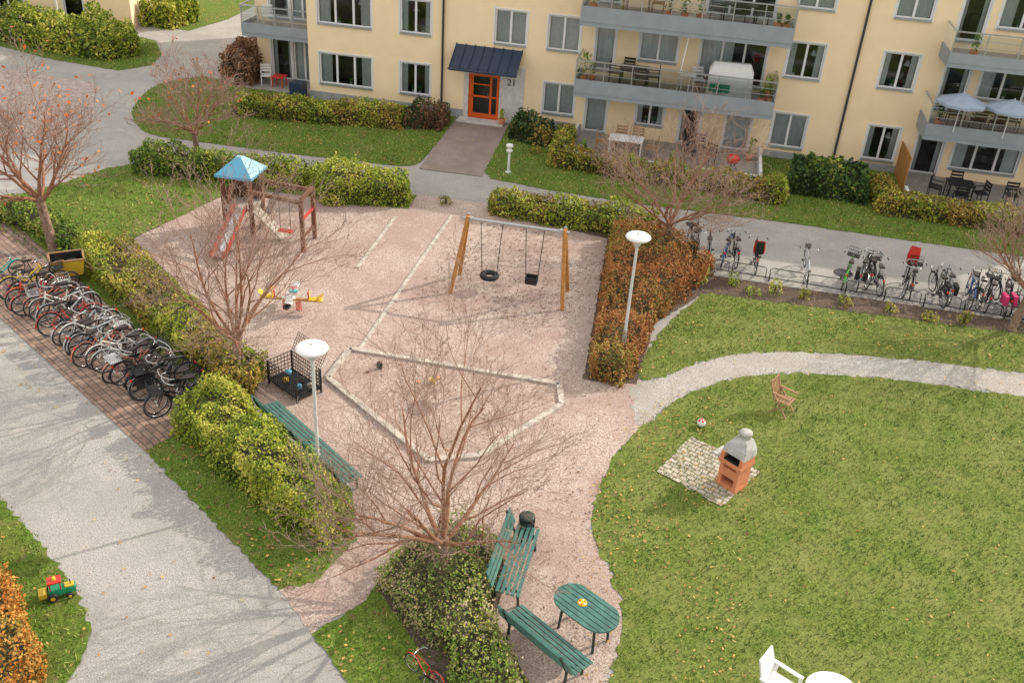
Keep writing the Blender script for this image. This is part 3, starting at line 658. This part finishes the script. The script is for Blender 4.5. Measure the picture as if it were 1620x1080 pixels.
# ------------------------------------------------------------------ street lamps
def lamp(loc,h):
    L=MB()
    L.tube([(0,0,0),(0,0,.9),(0,0,.95),(0,0,h-.28)],[.055,.055,.042,.036],'pole',12)
    L.lathe((0,0,0),[(.0,.03),(.11,.02),(.11,0)],'pole',12)
    L.lathe((0,0,h-.3),[(.04,0),(.07,.02),(.10,.10),(.13,.16),(.15,.2)],'pole',16)
    L.lathe((0,0,h),[(.15,-.10),(.30,-.07),(.33,-.03),(.33,-.01),(.29,.025),(.18,.05),(.05,.06),(.0,.062)],'white',28)
    L.lathe((0,0,h+.06),[(.03,0),(.03,.04),(0,.045)],'pole',8)
    L.obj('street_lamp',loc)
lamp((-6.3,15.8,0),3.6); lamp((-.2,23.0,0),3.7)
L=MB(); L.tube([(0,0,0),(0,0,.85)],.05,'white',12); L.lathe((0,0,.85),[(.05,0),(.13,.02),(.13,.08),(.08,.09),(.09,.2),(.15,.22),(.13,.3),(0,.34)],'white',16); L.lathe((0,0,0),[(0,.06),(.12,.05),(.14,0)],'pole',12)
L.obj('bollard_light',(-5.7,35.7,0))
# ------------------------------------------------------------------ benches, table
def bench(name,loc,rz,L):
    B=MB(); n=max(2,int(round(L/1.7))+1)
    nseg=2 if L>3 else 1
    for sgm in range(nseg):
        a=-L/2+L*sgm/nseg+(.02 if sgm else 0); b=-L/2+L*(sgm+1)/nseg
        for i in range(5): B.box(a,b,-.27+i*.1,-.203+i*.1,.43+(.008*i),.462+.008*i,'benchgreen')
        for i in range(3):
            z=.55+i*.125; y=.25+i*.045
            B.add([(a,y,z),(b,y,z),(b,y+.035,z+.09),(a,y+.035,z+.09),(a,y+.035,z-.012),(b,y+.035,z-.012),(b,y+.07,z+.078),(a,y+.07,z+.078)],[(0,1,2,3),(4,7,6,5),(0,4,5,1),(2,6,7,3),(0,3,7,4),(1,5,6,2)],'benchgreen')
    for k in range(n):
        x=-L/2+.18+(L-.36)*k/(n-1)
        B.tube([(x,-.24,0),(x,-.2,.42)],.028,'legs',7);B.tube([(x,.24,0),(x,.21,.42),(x,.3,.6),(x,.42,.92)],.028,'legs',7);B.beam((x,-.26,.4),(x,.24,.41),.04,.04,'legs')
    B.obj(name,loc,rz)
bench('park_bench',(-6.9,16.75,0),rad(180-38),3.6)
bench('park_bench',(-1.62,14.15,0),rad(90-3),1.95)
bench('park_bench',(-.75,12.25,0),rad(180-36),1.8)
T=MB()
l,w=1.35,.78
for i in range(7):
    y0=-w/2+i*w/7;y1=y0+w/7-.018; ym=(y0+y1)/2
    def hx(y): return l/2-w/2+math.sqrt(max(0,(w/2)**2-y*y))
    pts=[]
    for y in (y0,ym,y1): pts.append((hx(y),y))
    pts+=[(-hx(y),y) for y in (y1,ym,y0)]
    T.prism(pts,.69,.725,'benchgreen')
for a in(-1,1):
    for b in(-1,1): T.tube([(a*.42,b*.22,0),(a*.38,b*.2,.67)],.028,'legs',7)
    T.beam((a*.38,-.3,.67),(a*.38,.3,.67),.05,.04,'legs')
T.lathe((-.12,.02,.727),[(0,.012),(.09,.012),(.095,0)],'yellow',14)
for k in range(6): T.lathe((-.12+.06*math.cos(k*1.047),.02+.06*math.sin(k*1.047),.735),[(0,.01),(.016,.01),(.017,0)],'red' if k%2 else 'white',8)
T.obj('garden_table',(-.12,12.95,0),rad(-34))
B=MB(); B.lathe((0,0,0),[(.14,.0),(.15,.05),(.16,.55),(.14,.55),(.13,.5),(0,.1)],'legs',18); B.lathe((0,0,.6),[(.16,0),(.17,.03),(.12,.05),(0,.06)],'legs',18)
for k in range(18):
    a=k*math.pi/9; B.box(.16*math.cos(a)-.01,.16*math.cos(a)+.01,.16*math.sin(a)-.01,.16*math.sin(a)+.01,.04,.6,'legs')
B.obj('litter_bin',(-1.6,15.25,0))
# ------------------------------------------------------------------ swing set
S=MB(); zt=2.25
for sx,tx,ya,yb in((-5.6,-5.25,25.3,26.6),(-2.15,-2.35,25.2,26.5)):
    ym=(ya+yb)/2
    for yy in (ya,yb): S.tube([(sx,yy,-.05),(tx,ym+(yy-ym)*.08,zt+.08)],.062,'wood',10)
    S.tube([(tx,ym+.1,zt+.05),(tx,ym+.1,zt+.12)],.05,'metal',8)
S.tube([(-5.4,25.95,zt),(-2.2,25.85,zt)],.045,'metal',10)
S.beam((-5.3,25.93,zt),(-5.1,25.95,zt-.02),.16,.14,'metal');S.beam((-2.5,25.87,zt),(-2.3,25.86,zt-.02),.16,.14,'metal')
for x in (-4.85,-4.2,-3.5,-2.95): S.tube([(x,25.9,zt-.04),(x+(.1 if x in(-4.85,-3.5) else -.1),25.9,.5)],.012,'black',5)
S.torus((-4.52,25.9,.48),.22,.085,'rubber','z',20,8)
S.box(-3.4,-3.05,25.78,26.02,.42,.46,'rubber')
for a,b,c,d in((-3.41,-3.38,25.76,26.04),(-3.07,-3.04,25.76,26.04),(-3.38,-3.07,26.02,26.04),(-3.38,-3.07,25.76,25.78)): S.box(a,b,c,d,.46,.66,'rubber')
S.obj('swing_set')
# ------------------------------------------------------------------ play tower with slide
S=MB(); cx,cy=-13.15,27.75;w=.46
for a in(-1,1):
    for b in(-1,1): S.box(cx+a*w-.06,cx+a*w+.06,cy+b*w-.06,cy+b*w+.06,0,2.1,'brownwood')
S.box(cx-w,cx+w,cy-w,cy+w,.88,.95,'timber')
r=.62
vs=[(cx-r,cy-r,2.08),(cx+r,cy-r,2.08),(cx+r,cy+r,2.08),(cx-r,cy+r,2.08),(cx-.08,cy-.08,2.56),(cx+.08,cy-.08,2.56),(cx+.08,cy+.08,2.56),(cx-.08,cy+.08,2.56)]
S.add(vs,[(0,1,5,4),(2,3,7,6)],'blue');S.add(vs,[(1,2,6,5),(3,0,4,7),(4,5,6,7)],'bluelight');S.add(vs,[(0,3,2,1)],'blue')
S.add([(cx-r,cy-r,2.0),(cx+r,cy-r,2.0),(cx+r,cy-r,2.08),(cx-r,cy-r,2.08)],[(0,1,2,3)],'blue');S.add([(cx+r,cy-r,2.0),(cx+r,cy+r,2.0),(cx+r,cy+r,2.08),(cx+r,cy-r,2.08)],[(0,1,2,3)],'blue')
S.box(cx-w,cx+w,cy+w-.02,cy+w+.02,.95,1.5,'brownwood');S.box(cx-w-.02,cx-w+.02,cy-w,cy+w,.95,1.5,'brownwood')
prof=[(cy-w,.95),(cy-w-.3,.92),(cy-w-1.5,.28),(cy-w-1.8,.17),(cy-w-2.0,.17)]
sx=cx+.1
for (ya,za),(yb,zb) in zip(prof,prof[1:]):
    S.add([(sx-.2,ya,za),(sx+.2,ya,za),(sx+.2,yb,zb),(sx-.2,yb,zb)],[(0,1,2,3)],'chrome')
    for s_ in(-.23,.2): S.add([(sx+s_,ya,za-.05),(sx+s_+.04,ya,za-.05),(sx+s_+.04,ya,za+.15),(sx+s_,ya,za+.15),(sx+s_,yb,zb-.05),(sx+s_+.04,yb,zb-.05),(sx+s_+.04,yb,zb+.15),(sx+s_,yb,zb+.15)],[(0,1,5,4),(1,2,6,5),(2,3,7,6),(3,0,4,7),(0,3,2,1),(4,5,6,7)],'red')
S.beam((sx,cy-w-1.9,0),(sx,cy-w-1.9,.15),.3,.05,'brownwood')
ex=-10.75
for yy in(26.7,27.75):
    S.box(ex-.06,ex+.06,yy-.06,yy+.06,0,1.8,'brownwood'); S.beam((cx+w,yy+.35,1.68),(ex,yy,1.7),.09,.12,'brownwood')
S.beam((ex,26.7,1.8),(ex,27.75,1.8),.1,.1,'brownwood');S.beam((ex,26.7,.5),(ex,27.75,.5),.07,.07,'brownwood');S.beam((ex,26.7,1.1),(ex,27.75,1.1),.07,.07,'red')
for k in range(6):
    S.tube([(cx+w+.02,27.4+k*.18,0.05),(cx+w+.8,27.3+k*.18,1.65)],.012,'rubber',5)
S.beam((cx+w,27.5,.95),(cx+w+1.1,27.3,.1),.4,.05,'timber')
for x in(-11.3,-11.65): S.tube([(x,27.1,1.7),(x,27.1,.5)],.01,'black',5)
S.box(-11.7,-11.25,27.0,27.2,.45,.49,'red')
S.obj('play_tower_with_slide')
# ------------------------------------------------------------------ spring rocker
S=MB()
for a in range(2):
    pts=[(.09*math.cos(k*.8)+(.22 if a%2 else -.22),.09*math.sin(k*.8)+(.0),.05+k*.0105) for k in range(32)]
    S.tube(pts,.014,'red',5,cap=False)
S.box(-1.0,1.0,-.05,.05,.42,.47,'wood');S.box(-.05,.05,-.7,.7,.43,.475,'wood')
for ang in range(4):
    S.T=Matrix.Rotation(ang*math.pi/2,4,'Z')
    R=1.0 if ang%2==0 else .7
    S.lathe((R-.1,0,.48),[(0,.04),(.13,.035),(.14,0)],'black' if ang%2 else 'yellow',12)
    S.tube([(R-.45,-.18,.75),(R-.45,.18,.75)],.014,'red',6); S.tube([(R-.45,0,.47),(R-.45,0,.75)],.02,'red',6)
    S.add([(R-.42,-.12,.5),(R-.2,-.14,.52),(R+.05,-.12,.7),(R-.42,.12,.5),(R-.2,.14,.52),(R+.05,.12,.7),(R-.36,-.12,.8),(R-.36,.12,.8)],[(0,1,4,3),(1,2,5,4),(0,3,7,6)],'white' if ang%2 else 'yellow')
S.T=Matrix()
S.add([(-.25,-.3,.6),(.2,-.26,.6),(.12,0,.72),(-.12,0,.72),(.25,.26,.6),(-.1,.3,.6)],[(0,1,2,3),(3,2,4,5)],'white')
S.prism([(-.08,-.06),(.16,-.08),(.24,.02),(.06,.06)],.74,.77,'teal')
S.obj('spring_rocker',(-9.7,23.0,0),rad(8),scale=.88)
# ------------------------------------------------------------------ sandbox & timber edgings
S=MB()
sp=[(-7.45,21.4),(-7.55,19.9),(-4.2,17.25),(-3.1,17.7),(-1.5,20.3),(-1.7,21.2)]
for a,b in zip(sp,sp[1:]+sp[:1]): S.beam((a[0],a[1],.04),(b[0],b[1],.04),.15,.1,'timber')
S.obj('sandbox_border')
sheet('sandbox_sand',sp,.03,'sand',.0)
for a,b in(((-7.2,21.5),(-6.85,30.9)),((-8.75,26.1),(-8.7,30.2))):
    S=MB(); S.beam((a[0],a[1],.0),(b[0],b[1],.0),.11,.1,'timber'); S.obj('timber_edging')
def toy(name,loc,mats,seed):
    rn=random.Random(seed);B=MB()
    B.lathe((0,0,0),[(0,0),(.06,0),(.08,.13),(.07,.13),(0,.02)],mats[0],12)
    B.lathe((.2,.1,.02),[(0,0),(.06,.0),(.07,.04),(0,.05)],mats[1],10)
    B.prism([(-.3,.15),(-.36,.22),(-.3,.26),(-.24,.2)],.02,.04,mats[1]); B.obj(name,loc,rn.uniform(0,6))
toy('sand_toys',(-4.9,20.4,.03),('yellow','terracotta'),1);toy('sand_toys',(-6.4,20.7,.03),('rubber','brownwood'),4)
# ------------------------------------------------------------------ wire toy cart
S=MB()
S.box(-.6,.6,-.36,.36,.12,.15,'black')
for x in(-.6,.6):
    for y in(-.36,.36): S.box(x-.02,x+.02,y-.02,y+.02,.0,.7,'black')
for z in (.16,.26,.36,.47,.58,.69):
    for y in(-.36,.36): S.box(-.6,.6,y-.008,y+.008,z,z+.015,'black')
    for x in(-.6,.6): S.box(x-.008,x+.008,-.36,.36,z,z+.015,'black')
for k in range(17):
    x=-.6+k*.075
    for y in(-.36,.36): S.box(x-.006,x+.006,y-.006,y+.006,.16,.7,'black')
    S.tube([(x,.36,.7),(x,.62,1.15)],.008,'black',4)
for k in range(8):
    S.tube([(-.6,.36+.037*k,.7+.064*k),(.6,.36+.037*k,.7+.064*k)],.008,'black',4)
    for x in(-.6,.6): S.box(x-.006,x+.006,-.36+k*.1-.006,-.36+k*.1+.006,.16,.7,'black')
for k,(x,y) in enumerate(((-.4,.1),(-.15,-.15),(.1,.15),(.3,-.1),(.45,.15))):
    S.lathe((x,y,.17),[(0,0),(.07,.01),(.09,.12),(0,.14)],['blue','yellow','rubber','blue','timber'][k],9)
S.obj('wire_toy_cart',(-8.2,19.3,0),rad(-33))
# ------------------------------------------------------------------ barbecue grill
S=MB()
S.box(-.3,.3,-.27,.27,0,.1,'terracotta')
S.box(-.29,-.19,-.26,.26,.1,.72,'terracotta');S.box(.19,.29,-.26,.26,.1,.72,'terracotta');S.box(-.19,.19,.16,.26,.1,.72,'terracotta');S.box(-.19,.19,-.26,-.16,.35,.6,'terracotta')
S.box(-.34,.34,-.31,.31,.72,.8,'terracotta')
S.box(-.33,-.23,-.25,.28,.8,1.0,'terracotta');S.box(.23,.33,-.25,.28,.8,1.0,'terracotta');S.box(-.23,.23,.2,.28,.8,1.0,'grillgrey')
S.box(-.23,.23,-.25,.2,.8,.84,'black')
a=[(-.34,-.22,1.0),(.34,-.22,1.0),(.34,.3,1.0),(-.34,.3,1.0)]
b=[(-.31,-.16,1.2),(.31,-.16,1.2),(.31,.3,1.2),(-.31,.3,1.2)]
c=[(-.17,.0,1.4),(.17,.0,1.4),(.17,.29,1.4),(-.17,.29,1.4)]
S.add(a+b+c,[(0,1,5,4),(1,2,6,5),(2,3,7,6),(3,0,4,7),(4,5,9,8),(5,6,10,9),(6,7,11,10),(7,4,8,11),(8,9,10,11)],'grillgrey')
S.lathe((0,.15,1.36),[(.14,0),(.14,.16),(.17,.17),(.17,.21),(.1,.25),(0,.26)],'grillgrey',16)
S.box(-.58,-.34,-.25,.2,.76,.8,'grillgrey')
S.obj('barbecue_grill',(2.72,18.15,.04),rad(-38),scale=.9)
S=MB(); prof=[(.11*math.sin(k*math.pi/10),.11-.11*math.cos(k*math.pi/10)) for k in range(11)]
S.lathe((0,0,0),prof,'white',16)
for k in range(7):
    th=rad(40 if k<5 else (90 if k==5 else 0)); ph=k*1.256
    n=Vector((math.sin(th)*math.cos(ph),math.sin(th)*math.sin(ph),math.cos(th))); x=n.orthogonal().normalized(); y=n.cross(x)
    S.add([Vector((0,0,.11))+n*.112+(x*math.cos(j*1.2566)+y*math.sin(j*1.2566))*.036 for j in range(5)],[(0,1,2,3,4)],'red')
S.obj('soccer_ball',(2.0,20.3,.02))
S=MB()
for x in(-.25,.25):
    S.beam((x,-.25,0),(x,.25,.62),.04,.03,'teak');S.beam((x,.3,0),(x,-.22,.44),.04,.03,'teak');S.beam((x,-.26,.64),(x,.3,.66),.06,.025,'teak')
    S.beam((x*.9,.2,.4),(x*.9,.42,1.0),.04,.03,'teak')
for k in range(6): S.box(-.24,.24,-.24+k*.085,-.175+k*.085,.43,.45,'teak')
for k in range(6): S.beam((-.2+k*.08,.23,.46),(-.2+k*.08,.41,.96),.05,.015,'teak')
S.beam((-.25,.41,.97),(.25,.41,.97),.03,.06,'teak')
S.obj('wooden_chair',(4.05,21.5,.02),rad(60),scale=.88)
S=MB()
S.prism([(.45*math.cos(k*math.pi/12)*(1.0),.38*math.sin(k*math.pi/12)) for k in range(24)],.68,.72,'white')
for a in(-1,1):
    for b in(-1,1): S.tube([(a*.32,b*.26,0),(a*.25,b*.2,.68)],.03,'white',8)
S.obj('white_garden_table',(4.2,12.05,.02),rad(10))
S=MB()
S.box(-.25,.25,-.25,.22,.4,.43,'white')
for x in(-.26,.26):
    S.beam((x,-.27,0),(x,-.22,.62),.06,.05,'white');S.beam((x,.3,0),(x,.22,.62),.06,.05,'white');S.beam((x,-.26,.63),(x,.3,.65),.07,.03,'white')
S.add([(-.26,.2,.4),(.26,.2,.4),(.23,.38,.98),(-.23,.38,.98),(-.26,.23,.4),(.26,.23,.4),(.23,.41,.98),(-.23,.41,.98)],[(0,1,2,3),(4,7,6,5),(0,4,5,1),(2,6,7,3),(0,3,7,4),(1,5,6,2)],'white')
o=S.obj('white_plastic_chair',(3.4,12.15,.02),rad(60))
S=MB()
for x,r,w_ in((-.13,.1,.07),(.16,.065,.05)):
    for s_ in(-1,1):
        S.torus((x,s_*.13,r),r*.68,r*.34,'black','y',14,6); S.tube([(x,s_*.10,r),(x,s_*.16,r)],r*.45,'yellow',10)
S.box(-.18,.05,-.09,.09,.1,.24,'toygreen');S.box(.05,.28,-.07,.07,.09,.22,'toygreen');S.box(.1,.26,-.06,.06,.22,.25,'yellow')
for x in(-.15,.03):
    for y in(-.08,.08): S.box(x-.01,x+.01,y-.01,y+.01,.24,.4,'red')
S.box(-.18,.06,-.1,.1,.4,.43,'red');S.lathe((-.06,0,.43),[(.04,0),(.035,.06),(0,.07)],'yellow',10);S.tube([(.2,0,.25),(.2,0,.35)],.012,'black',6)
S.box(-.36,-.22,-.1,.1,.1,.2,'yellow')
S.obj('toy_tractor',(-9.85,11.6,.03),rad(35))

# ------------------------------------------------------------------ bicycles
def bikemesh(name,mat,diamond=False,basket=None,seat=None,scale=1,bag=None,rim='chrome'):
    B=MB(); B.T=Matrix.Scale(scale,4)
    for x in(-.53,.55):
        B.torus((x,0,.34),.325,.02,'rubber','y',22,5); B.torus((x,0,.34),.298,.01,rim,'y',22,4)
        for k in range(9):
            a=k*math.pi/9; B.tube([(x+.3*math.cos(a),0.01,.34+.3*math.sin(a)),(x-.3*math.cos(a),-.01,.34-.3*math.sin(a))],.0022,'chrome',3,cap=False)
        B.tube([(x,-.05,.34),(x,.05,.34)],.022,'chrome',7)
        rng=(20,185) if x<0 else (35,170)
        pts=[(x+.365*math.cos(rad(rng[0]+(rng[1]-rng[0])*k/9)),0,.34+.365*math.sin(rad(rng[0]+(rng[1]-rng[0])*k/9))) for k in range(10)]
        for p,q in zip(pts,pts[1:]): B.beam(p,q,.045,.006,mat)
    bb=(-.05,0,.29);hd=(.36,0,.84);hl=(.41,0,.66);stp=(-.2,0,.74)
    tb=lambda a,b,r=.018: B.tube([a,b],r,mat,6)
    tb(bb,stp);tb(bb,hl,.022);tb(hl,hd,.022)
    if diamond: tb((-.19,0,.72),(.375,0,.80))
    else: tb((-.1,0,.45),(.385,0,.76))
    for s_ in(-1,1):
        tb((-.05,0,.29),(-.53,s_*.055,.34),.009);tb((-.18,0,.68),(-.53,s_*.055,.34),.008);tb((.415,s_*.03,.64),(.55,s_*.055,.34),.011)
        B.tube([(.41,s_*.03,.64),(.42,s_*.045,.7)],.012,mat,5)
    B.tube([stp,(-.225,0,.88)],.013,'chrome',6);B.tube([hd,(.34,0,1.0)],.013,'chrome',6)
    B.tube([(.18,-.29,1.0),(.3,-.24,1.03),(.36,-.08,1.01),(.36,.08,1.01),(.3,.24,1.03),(.18,.29,1.0)],.012,'chrome',6)
    for s_ in(-1,1): B.tube([(.2,s_*.285,1.0),(.08,s_*.3,.99)],.018,'rubber',6)
    B.prism([(-.36,-.085),(-.36,.085),(-.22,.075),(-.05,.022),(-.02,0),(-.05,-.022),(-.22,-.075)],.88,.935,'seat')
    B.tube([(-.05,.035,.29),(-.05,.06,.29)],.09,'chrome',14);B.beam((-.05,.06,.29),(.02,.08,.14),.02,.015,'chrome');B.beam((-.05,-.06,.29),(-.12,-.08,.44),.02,.015,'chrome')
    B.box(-.03,.09,.07,.16,.12,.14,'rubber');B.box(-.18,-.06,-.16,-.07,.43,.45,'rubber')
    B.beam((-.53,.06,.34),(-.05,.065,.3),.01,.09,'black')
    for s_ in(-1,1): B.tube([(-.22,s_*.05,.73),(-.75,s_*.06,.74)],.007,'black',5);B.tube([(-.68,s_*.06,.74),(-.54,s_*.06,.36)],.005,'black',4)
    for k in range(4): B.tube([(-.3-.13*k,-.05,.735),(-.3-.13*k,.05,.735)],.006,'black',4)
    B.tube([(-.1,.03,.28),(-.16,.2,.0)],.01,'chrome',5)
    B.tube([(.44,0,.8),(.48,0,.8)],.03,'chrome',8);B.box(-.78,-.75,-.03,.03,.6,.66,'red')
    if basket:
        x0,x1,y0,y1,z0,z1=.42,.72,-.19,.19,.78,1.0
        B.box(x0,x1,y0,y1,z0,z0+.01,basket)
        for zz in(z0,(z0+z1)/2,z1):
            for a,b in(((x0,y0),(x1,y0)),((x1,y0),(x1,y1)),((x1,y1),(x0,y1)),((x0,y1),(x0,y0))): B.tube([(a[0],a[1],zz),(b[0],b[1],zz)],.007,basket,4)
        for k in range(7):
            xx=x0+(x1-x0)*k/6; yy=y0+(y1-y0)*k/6
            for y in(y0,y1): B.tube([(xx,y,z0),(xx,y,z1)],.005,basket,3)
            for x in(x0,x1): B.tube([(x,yy,z0),(x,yy,z1)],.005,basket,3)
    if seat:
        B.add([(-.35,-.15,.82),(-.35,.15,.82),(-.68,.17,.82),(-.68,-.17,.82),(-.74,.15,1.28),(-.74,-.15,1.28),(-.66,.19,1.0),(-.66,-.19,1.0),(-.38,.17,.95),(-.38,-.17,.95)],
              [(0,1,2,3),(3,2,4,5),(2,1,8,6),(0,3,7,9),(2,6,4),(3,5,7)],seat)
        B.box(-.62,-.4,-.12,.12,.76,.82,'black'); B.box(-.79,-.745,-.13,.13,.85,1.25,'black')
    if bag:
        for s_ in(-1,1): B.box(-.7,-.36,s_*.13-.06,s_*.13+.06,.42,.74,bag)
    return B.mesh(name)
cm={n:pmat('bike_paint_'+n,c,.35,.05,5,spec=.6) for n,c in dict(red=(.5,.04,.03),silver=(.5,.52,.54),blue=(.03,.08,.25),white=(.75,.75,.73),yellow=(.7,.5,.05),coral=(.70,.24,.16),green=(.1,.4,.05),grey=(.12,.13,.14)).items()}
for k,v in cm.items(): M['b_'+k]=v
bm=[bikemesh('bicycle','black'),bikemesh('bicycle','b_silver',True),bikemesh('bicycle','b_red'),bikemesh('bicycle','black',False,'black'),bikemesh('bicycle','b_coral',False,'chrome'),
    bikemesh('bicycle','b_white'),bikemesh('bicycle','b_blue',True),bikemesh('bicycle','b_yellow'),bikemesh('bicycle','b_green',False,'black'),bikemesh('bicycle','black',False,None,'red'),bikemesh('bicycle','b_grey',True,None,None,1,'black'),
    bikemesh('bicycle','black',False,None,None,1,'pink'),bikemesh('bicycle','teal',scale=.75),bikemesh('bicycle','b_red',True,scale=.55)]
def bike(i,x,y,ang,lean=5):
    o=bpy.data.objects.new('bicycle',bm[i]); col.objects.link(o); o.location=(x,y,.03)
    o.rotation_euler=(rad(lean),0,rad(ang))
rb=random.Random(21)
seq=[7,3,2,4,4,5,1,2,1,5,1,1,4,5,1,4,3,0,10,3,0,3]
n=len(seq)
for k,i in enumerate(seq):
    t=k/(n-1); x=-17.0+(6.6)*t; y=21.75+(-4.05)*t
    bike(i,x+rb.uniform(-.08,.08),y+rb.uniform(-.2,.2),rb.uniform(42,66)+(180 if rb.random()<.35 else 0),rb.uniform(-11,11))
bike(12,-18.3,22.4,60)
S=MB()
cb=[(-.1,-.32,.3),(.75,-.32,.3),(.75,.32,.3),(-.1,.32,.3),(-.2,-.38,.85),(.85,-.38,.85),(.85,.38,.85),(-.2,.38,.85)]
S.add(cb,[(0,3,2,1),(0,1,5,4),(1,2,6,5),(2,3,7,6),(3,0,4,7)],'yellow')
S.add([(x*.94+.02,y*.92,zz+.02) for x,y,zz in cb],[(0,1,2,3),(0,4,5,1),(1,5,6,2),(2,6,7,3),(3,7,4,0)],'black')
for a,b in(((-.2,-.38),(.85,-.38)),((.85,-.38),(.85,.38)),((.85,.38),(-.2,.38)),((-.2,.38),(-.2,-.38))): S.beam((a[0],a[1],.88),(b[0],b[1],.88),.06,.04,'teak')
S.beam((.1,-.3,.62),(.1,.3,.62),.25,.03,'teak'); S.box(.35,.6,-.2,.1,.5,.75,'black')
for y in(-.45,.45):
    S.torus((.35,y,.27),.25,.022,'rubber','y',20,5);S.torus((.35,y,.27),.22,.01,'chrome','y',20,4)
    for k in range(6):
        a=k*math.pi/6; S.tube([(.35+.22*math.cos(a),y,.27+.22*math.sin(a)),(.35-.22*math.cos(a),y,.27-.22*math.sin(a))],.003,'chrome',3)
S.tube([(.35,-.45,.27),(.35,.45,.27)],.02,'black',6)
S.torus((-1.1,0,.32),.3,.022,'rubber','y',20,5);S.torus((-1.1,0,.32),.27,.01,'chrome','y',20,4)
S.tube([(-1.1,0,.32),(-.7,0,.3),(-.1,0,.35)],.022,'black',6);S.tube([(-.7,0,.3),(-.85,0,.88)],.016,'black',6);S.tube([(-1.1,0,.32),(-.82,0,.75)],.012,'black',6)
S.prism([(-1.0,-.09),(-1.0,.09),(-.7,.02),(-.7,-.02)],.88,.93,'seat');S.tube([(-.2,0,.8),(-.35,0,1.05)],.016,'black',6);S.tube([(-.45,-.28,1.05),(-.35,0,1.06),(-.45,.28,1.05)],.014,'black',6)
S.obj('cargo_bicycle',(-16.75,22.75,.02),rad(35),scale=.88)
RB=[(1.5,30.4,3),(1.75,30.1,0),(2.15,30.0,0),(2.65,30.1,6),(2.95,30.2,0),(3.65,29.9,9),(5.3,29.9,1),(6.5,29.6,8),(7.0,29.7,10),(7.45,29.5,3),(7.2,29.9,0),(8.35,29.6,9),(8.6,29.5,3),(9.35,29.3,0),(9.6,29.5,10),(10.3,29.4,6),(10.55,29.5,0),(10.8,29.3,3),(11.3,29.3,11),(11.6,29.4,0),(11.9,29.2,5),(12.3,29.3,3),(12.6,29.2,0),(13.6,29.2,6),(14.4,29.1,3)]
for x,y,i in RB: bike(i,x,y,rb.uniform(76,100)+(180 if rb.random()<.3 else 0),rb.uniform(-6,6))
bike(13,-2.75,11.25,150)
S=MB(); a=Vector((1.7,29.2,0));b=Vector((16,28.2,0));n=12
for k in range(n+1):
    p=a.lerp(b,k/n); d=(b-a).normalized()
    S.tube([p,p+Vector((0,0,.3))],.02,'black',6)
    if k<n:
        q=a.lerp(b,(k+.9)/n)
        S.tube([p+Vector((0,0,.1)),p+Vector((0,.1,.38)),p+d*.08+Vector((0,.12,.43)),q-d*.08+Vector((0,.12,.43)),q+Vector((0,.1,.38)),q+Vector((0,0,.1))],.015,'black',6)
S.tube([a+Vector((0,0,.14)),b+Vector((0,0,.14))],.016,'black',6)
S.obj('bicycle_rack')
S=MB(); S.lathe((0,0,0),[(.32,0),(.32,.008),(.28,.009),(.27,.004),(0,.004)],'drain',24); S.obj('manhole_cover',(6.6,30.4,.005))
S=MB(); S.tube([(0,0,0),(0,0,4)],.05,'white',8); S.lathe((0,0,4),[(.07,0),(.07,.08),(0,.1)],'white',8); S.obj('flagpole',(-31.6,47.0,0))

# ------------------------------------------------------------------ light
el=rad(31); d=Vector((-.78,-.62,0)).normalized()*math.cos(el)+Vector((0,0,-math.sin(el)))
sl=bpy.data.lights.new('sun','SUN'); sl.energy=3.8; sl.angle=rad(.6); sl.color=(1,.91,.77)
so=bpy.data.objects.new('sun',sl); col.objects.link(so); so.rotation_euler=d.to_track_quat('-Z','Y').to_euler(); so.location=(20,30,30)
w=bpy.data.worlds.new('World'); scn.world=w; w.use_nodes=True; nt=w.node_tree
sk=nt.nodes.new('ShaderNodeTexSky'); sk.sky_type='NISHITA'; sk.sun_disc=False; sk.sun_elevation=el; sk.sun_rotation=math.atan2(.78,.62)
sk.air_density=1.0; sk.dust_density=3.0; sk.ozone_density=.6
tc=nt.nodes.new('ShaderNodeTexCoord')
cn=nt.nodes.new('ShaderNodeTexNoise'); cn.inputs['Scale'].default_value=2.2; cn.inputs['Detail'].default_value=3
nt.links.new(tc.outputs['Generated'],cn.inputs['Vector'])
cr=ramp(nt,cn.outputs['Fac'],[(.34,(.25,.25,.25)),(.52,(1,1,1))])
cl=mixc(nt,cr.outputs[0],sk.outputs[0],(8.4,8.1,7.7))  # bright cloud tone added to the unseen sky as fill for the facade
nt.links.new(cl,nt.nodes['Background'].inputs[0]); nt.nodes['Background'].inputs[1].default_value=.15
# ------------------------------------------------------------------ camera
p=rad(31); psi=rad(8.1); rho=rad(4.0)
r0=Vector((math.cos(psi),math.sin(psi),0)); Fv=Vector((-math.sin(psi)*math.cos(p),math.cos(psi)*math.cos(p),-math.sin(p))); U0=Vector((-math.sin(psi)*math.sin(p),math.cos(psi)*math.sin(p),math.cos(p)))
R=math.cos(rho)*r0+math.sin(rho)*U0; U=-math.sin(rho)*r0+math.cos(rho)*U0
cam=bpy.data.cameras.new('camera'); cam.sensor_width=36; cam.lens=36*1535/1620; cam.clip_end=2000
co=bpy.data.objects.new('camera',cam); col.objects.link(co)
m=Matrix((R,U,-Fv)).transposed().to_4x4(); m.translation=Vector((0,0,14)); co.matrix_world=m
scn.camera=co
scn.view_settings.view_transform='Standard'; scn.view_settings.look='None'; scn.view_settings.exposure=0
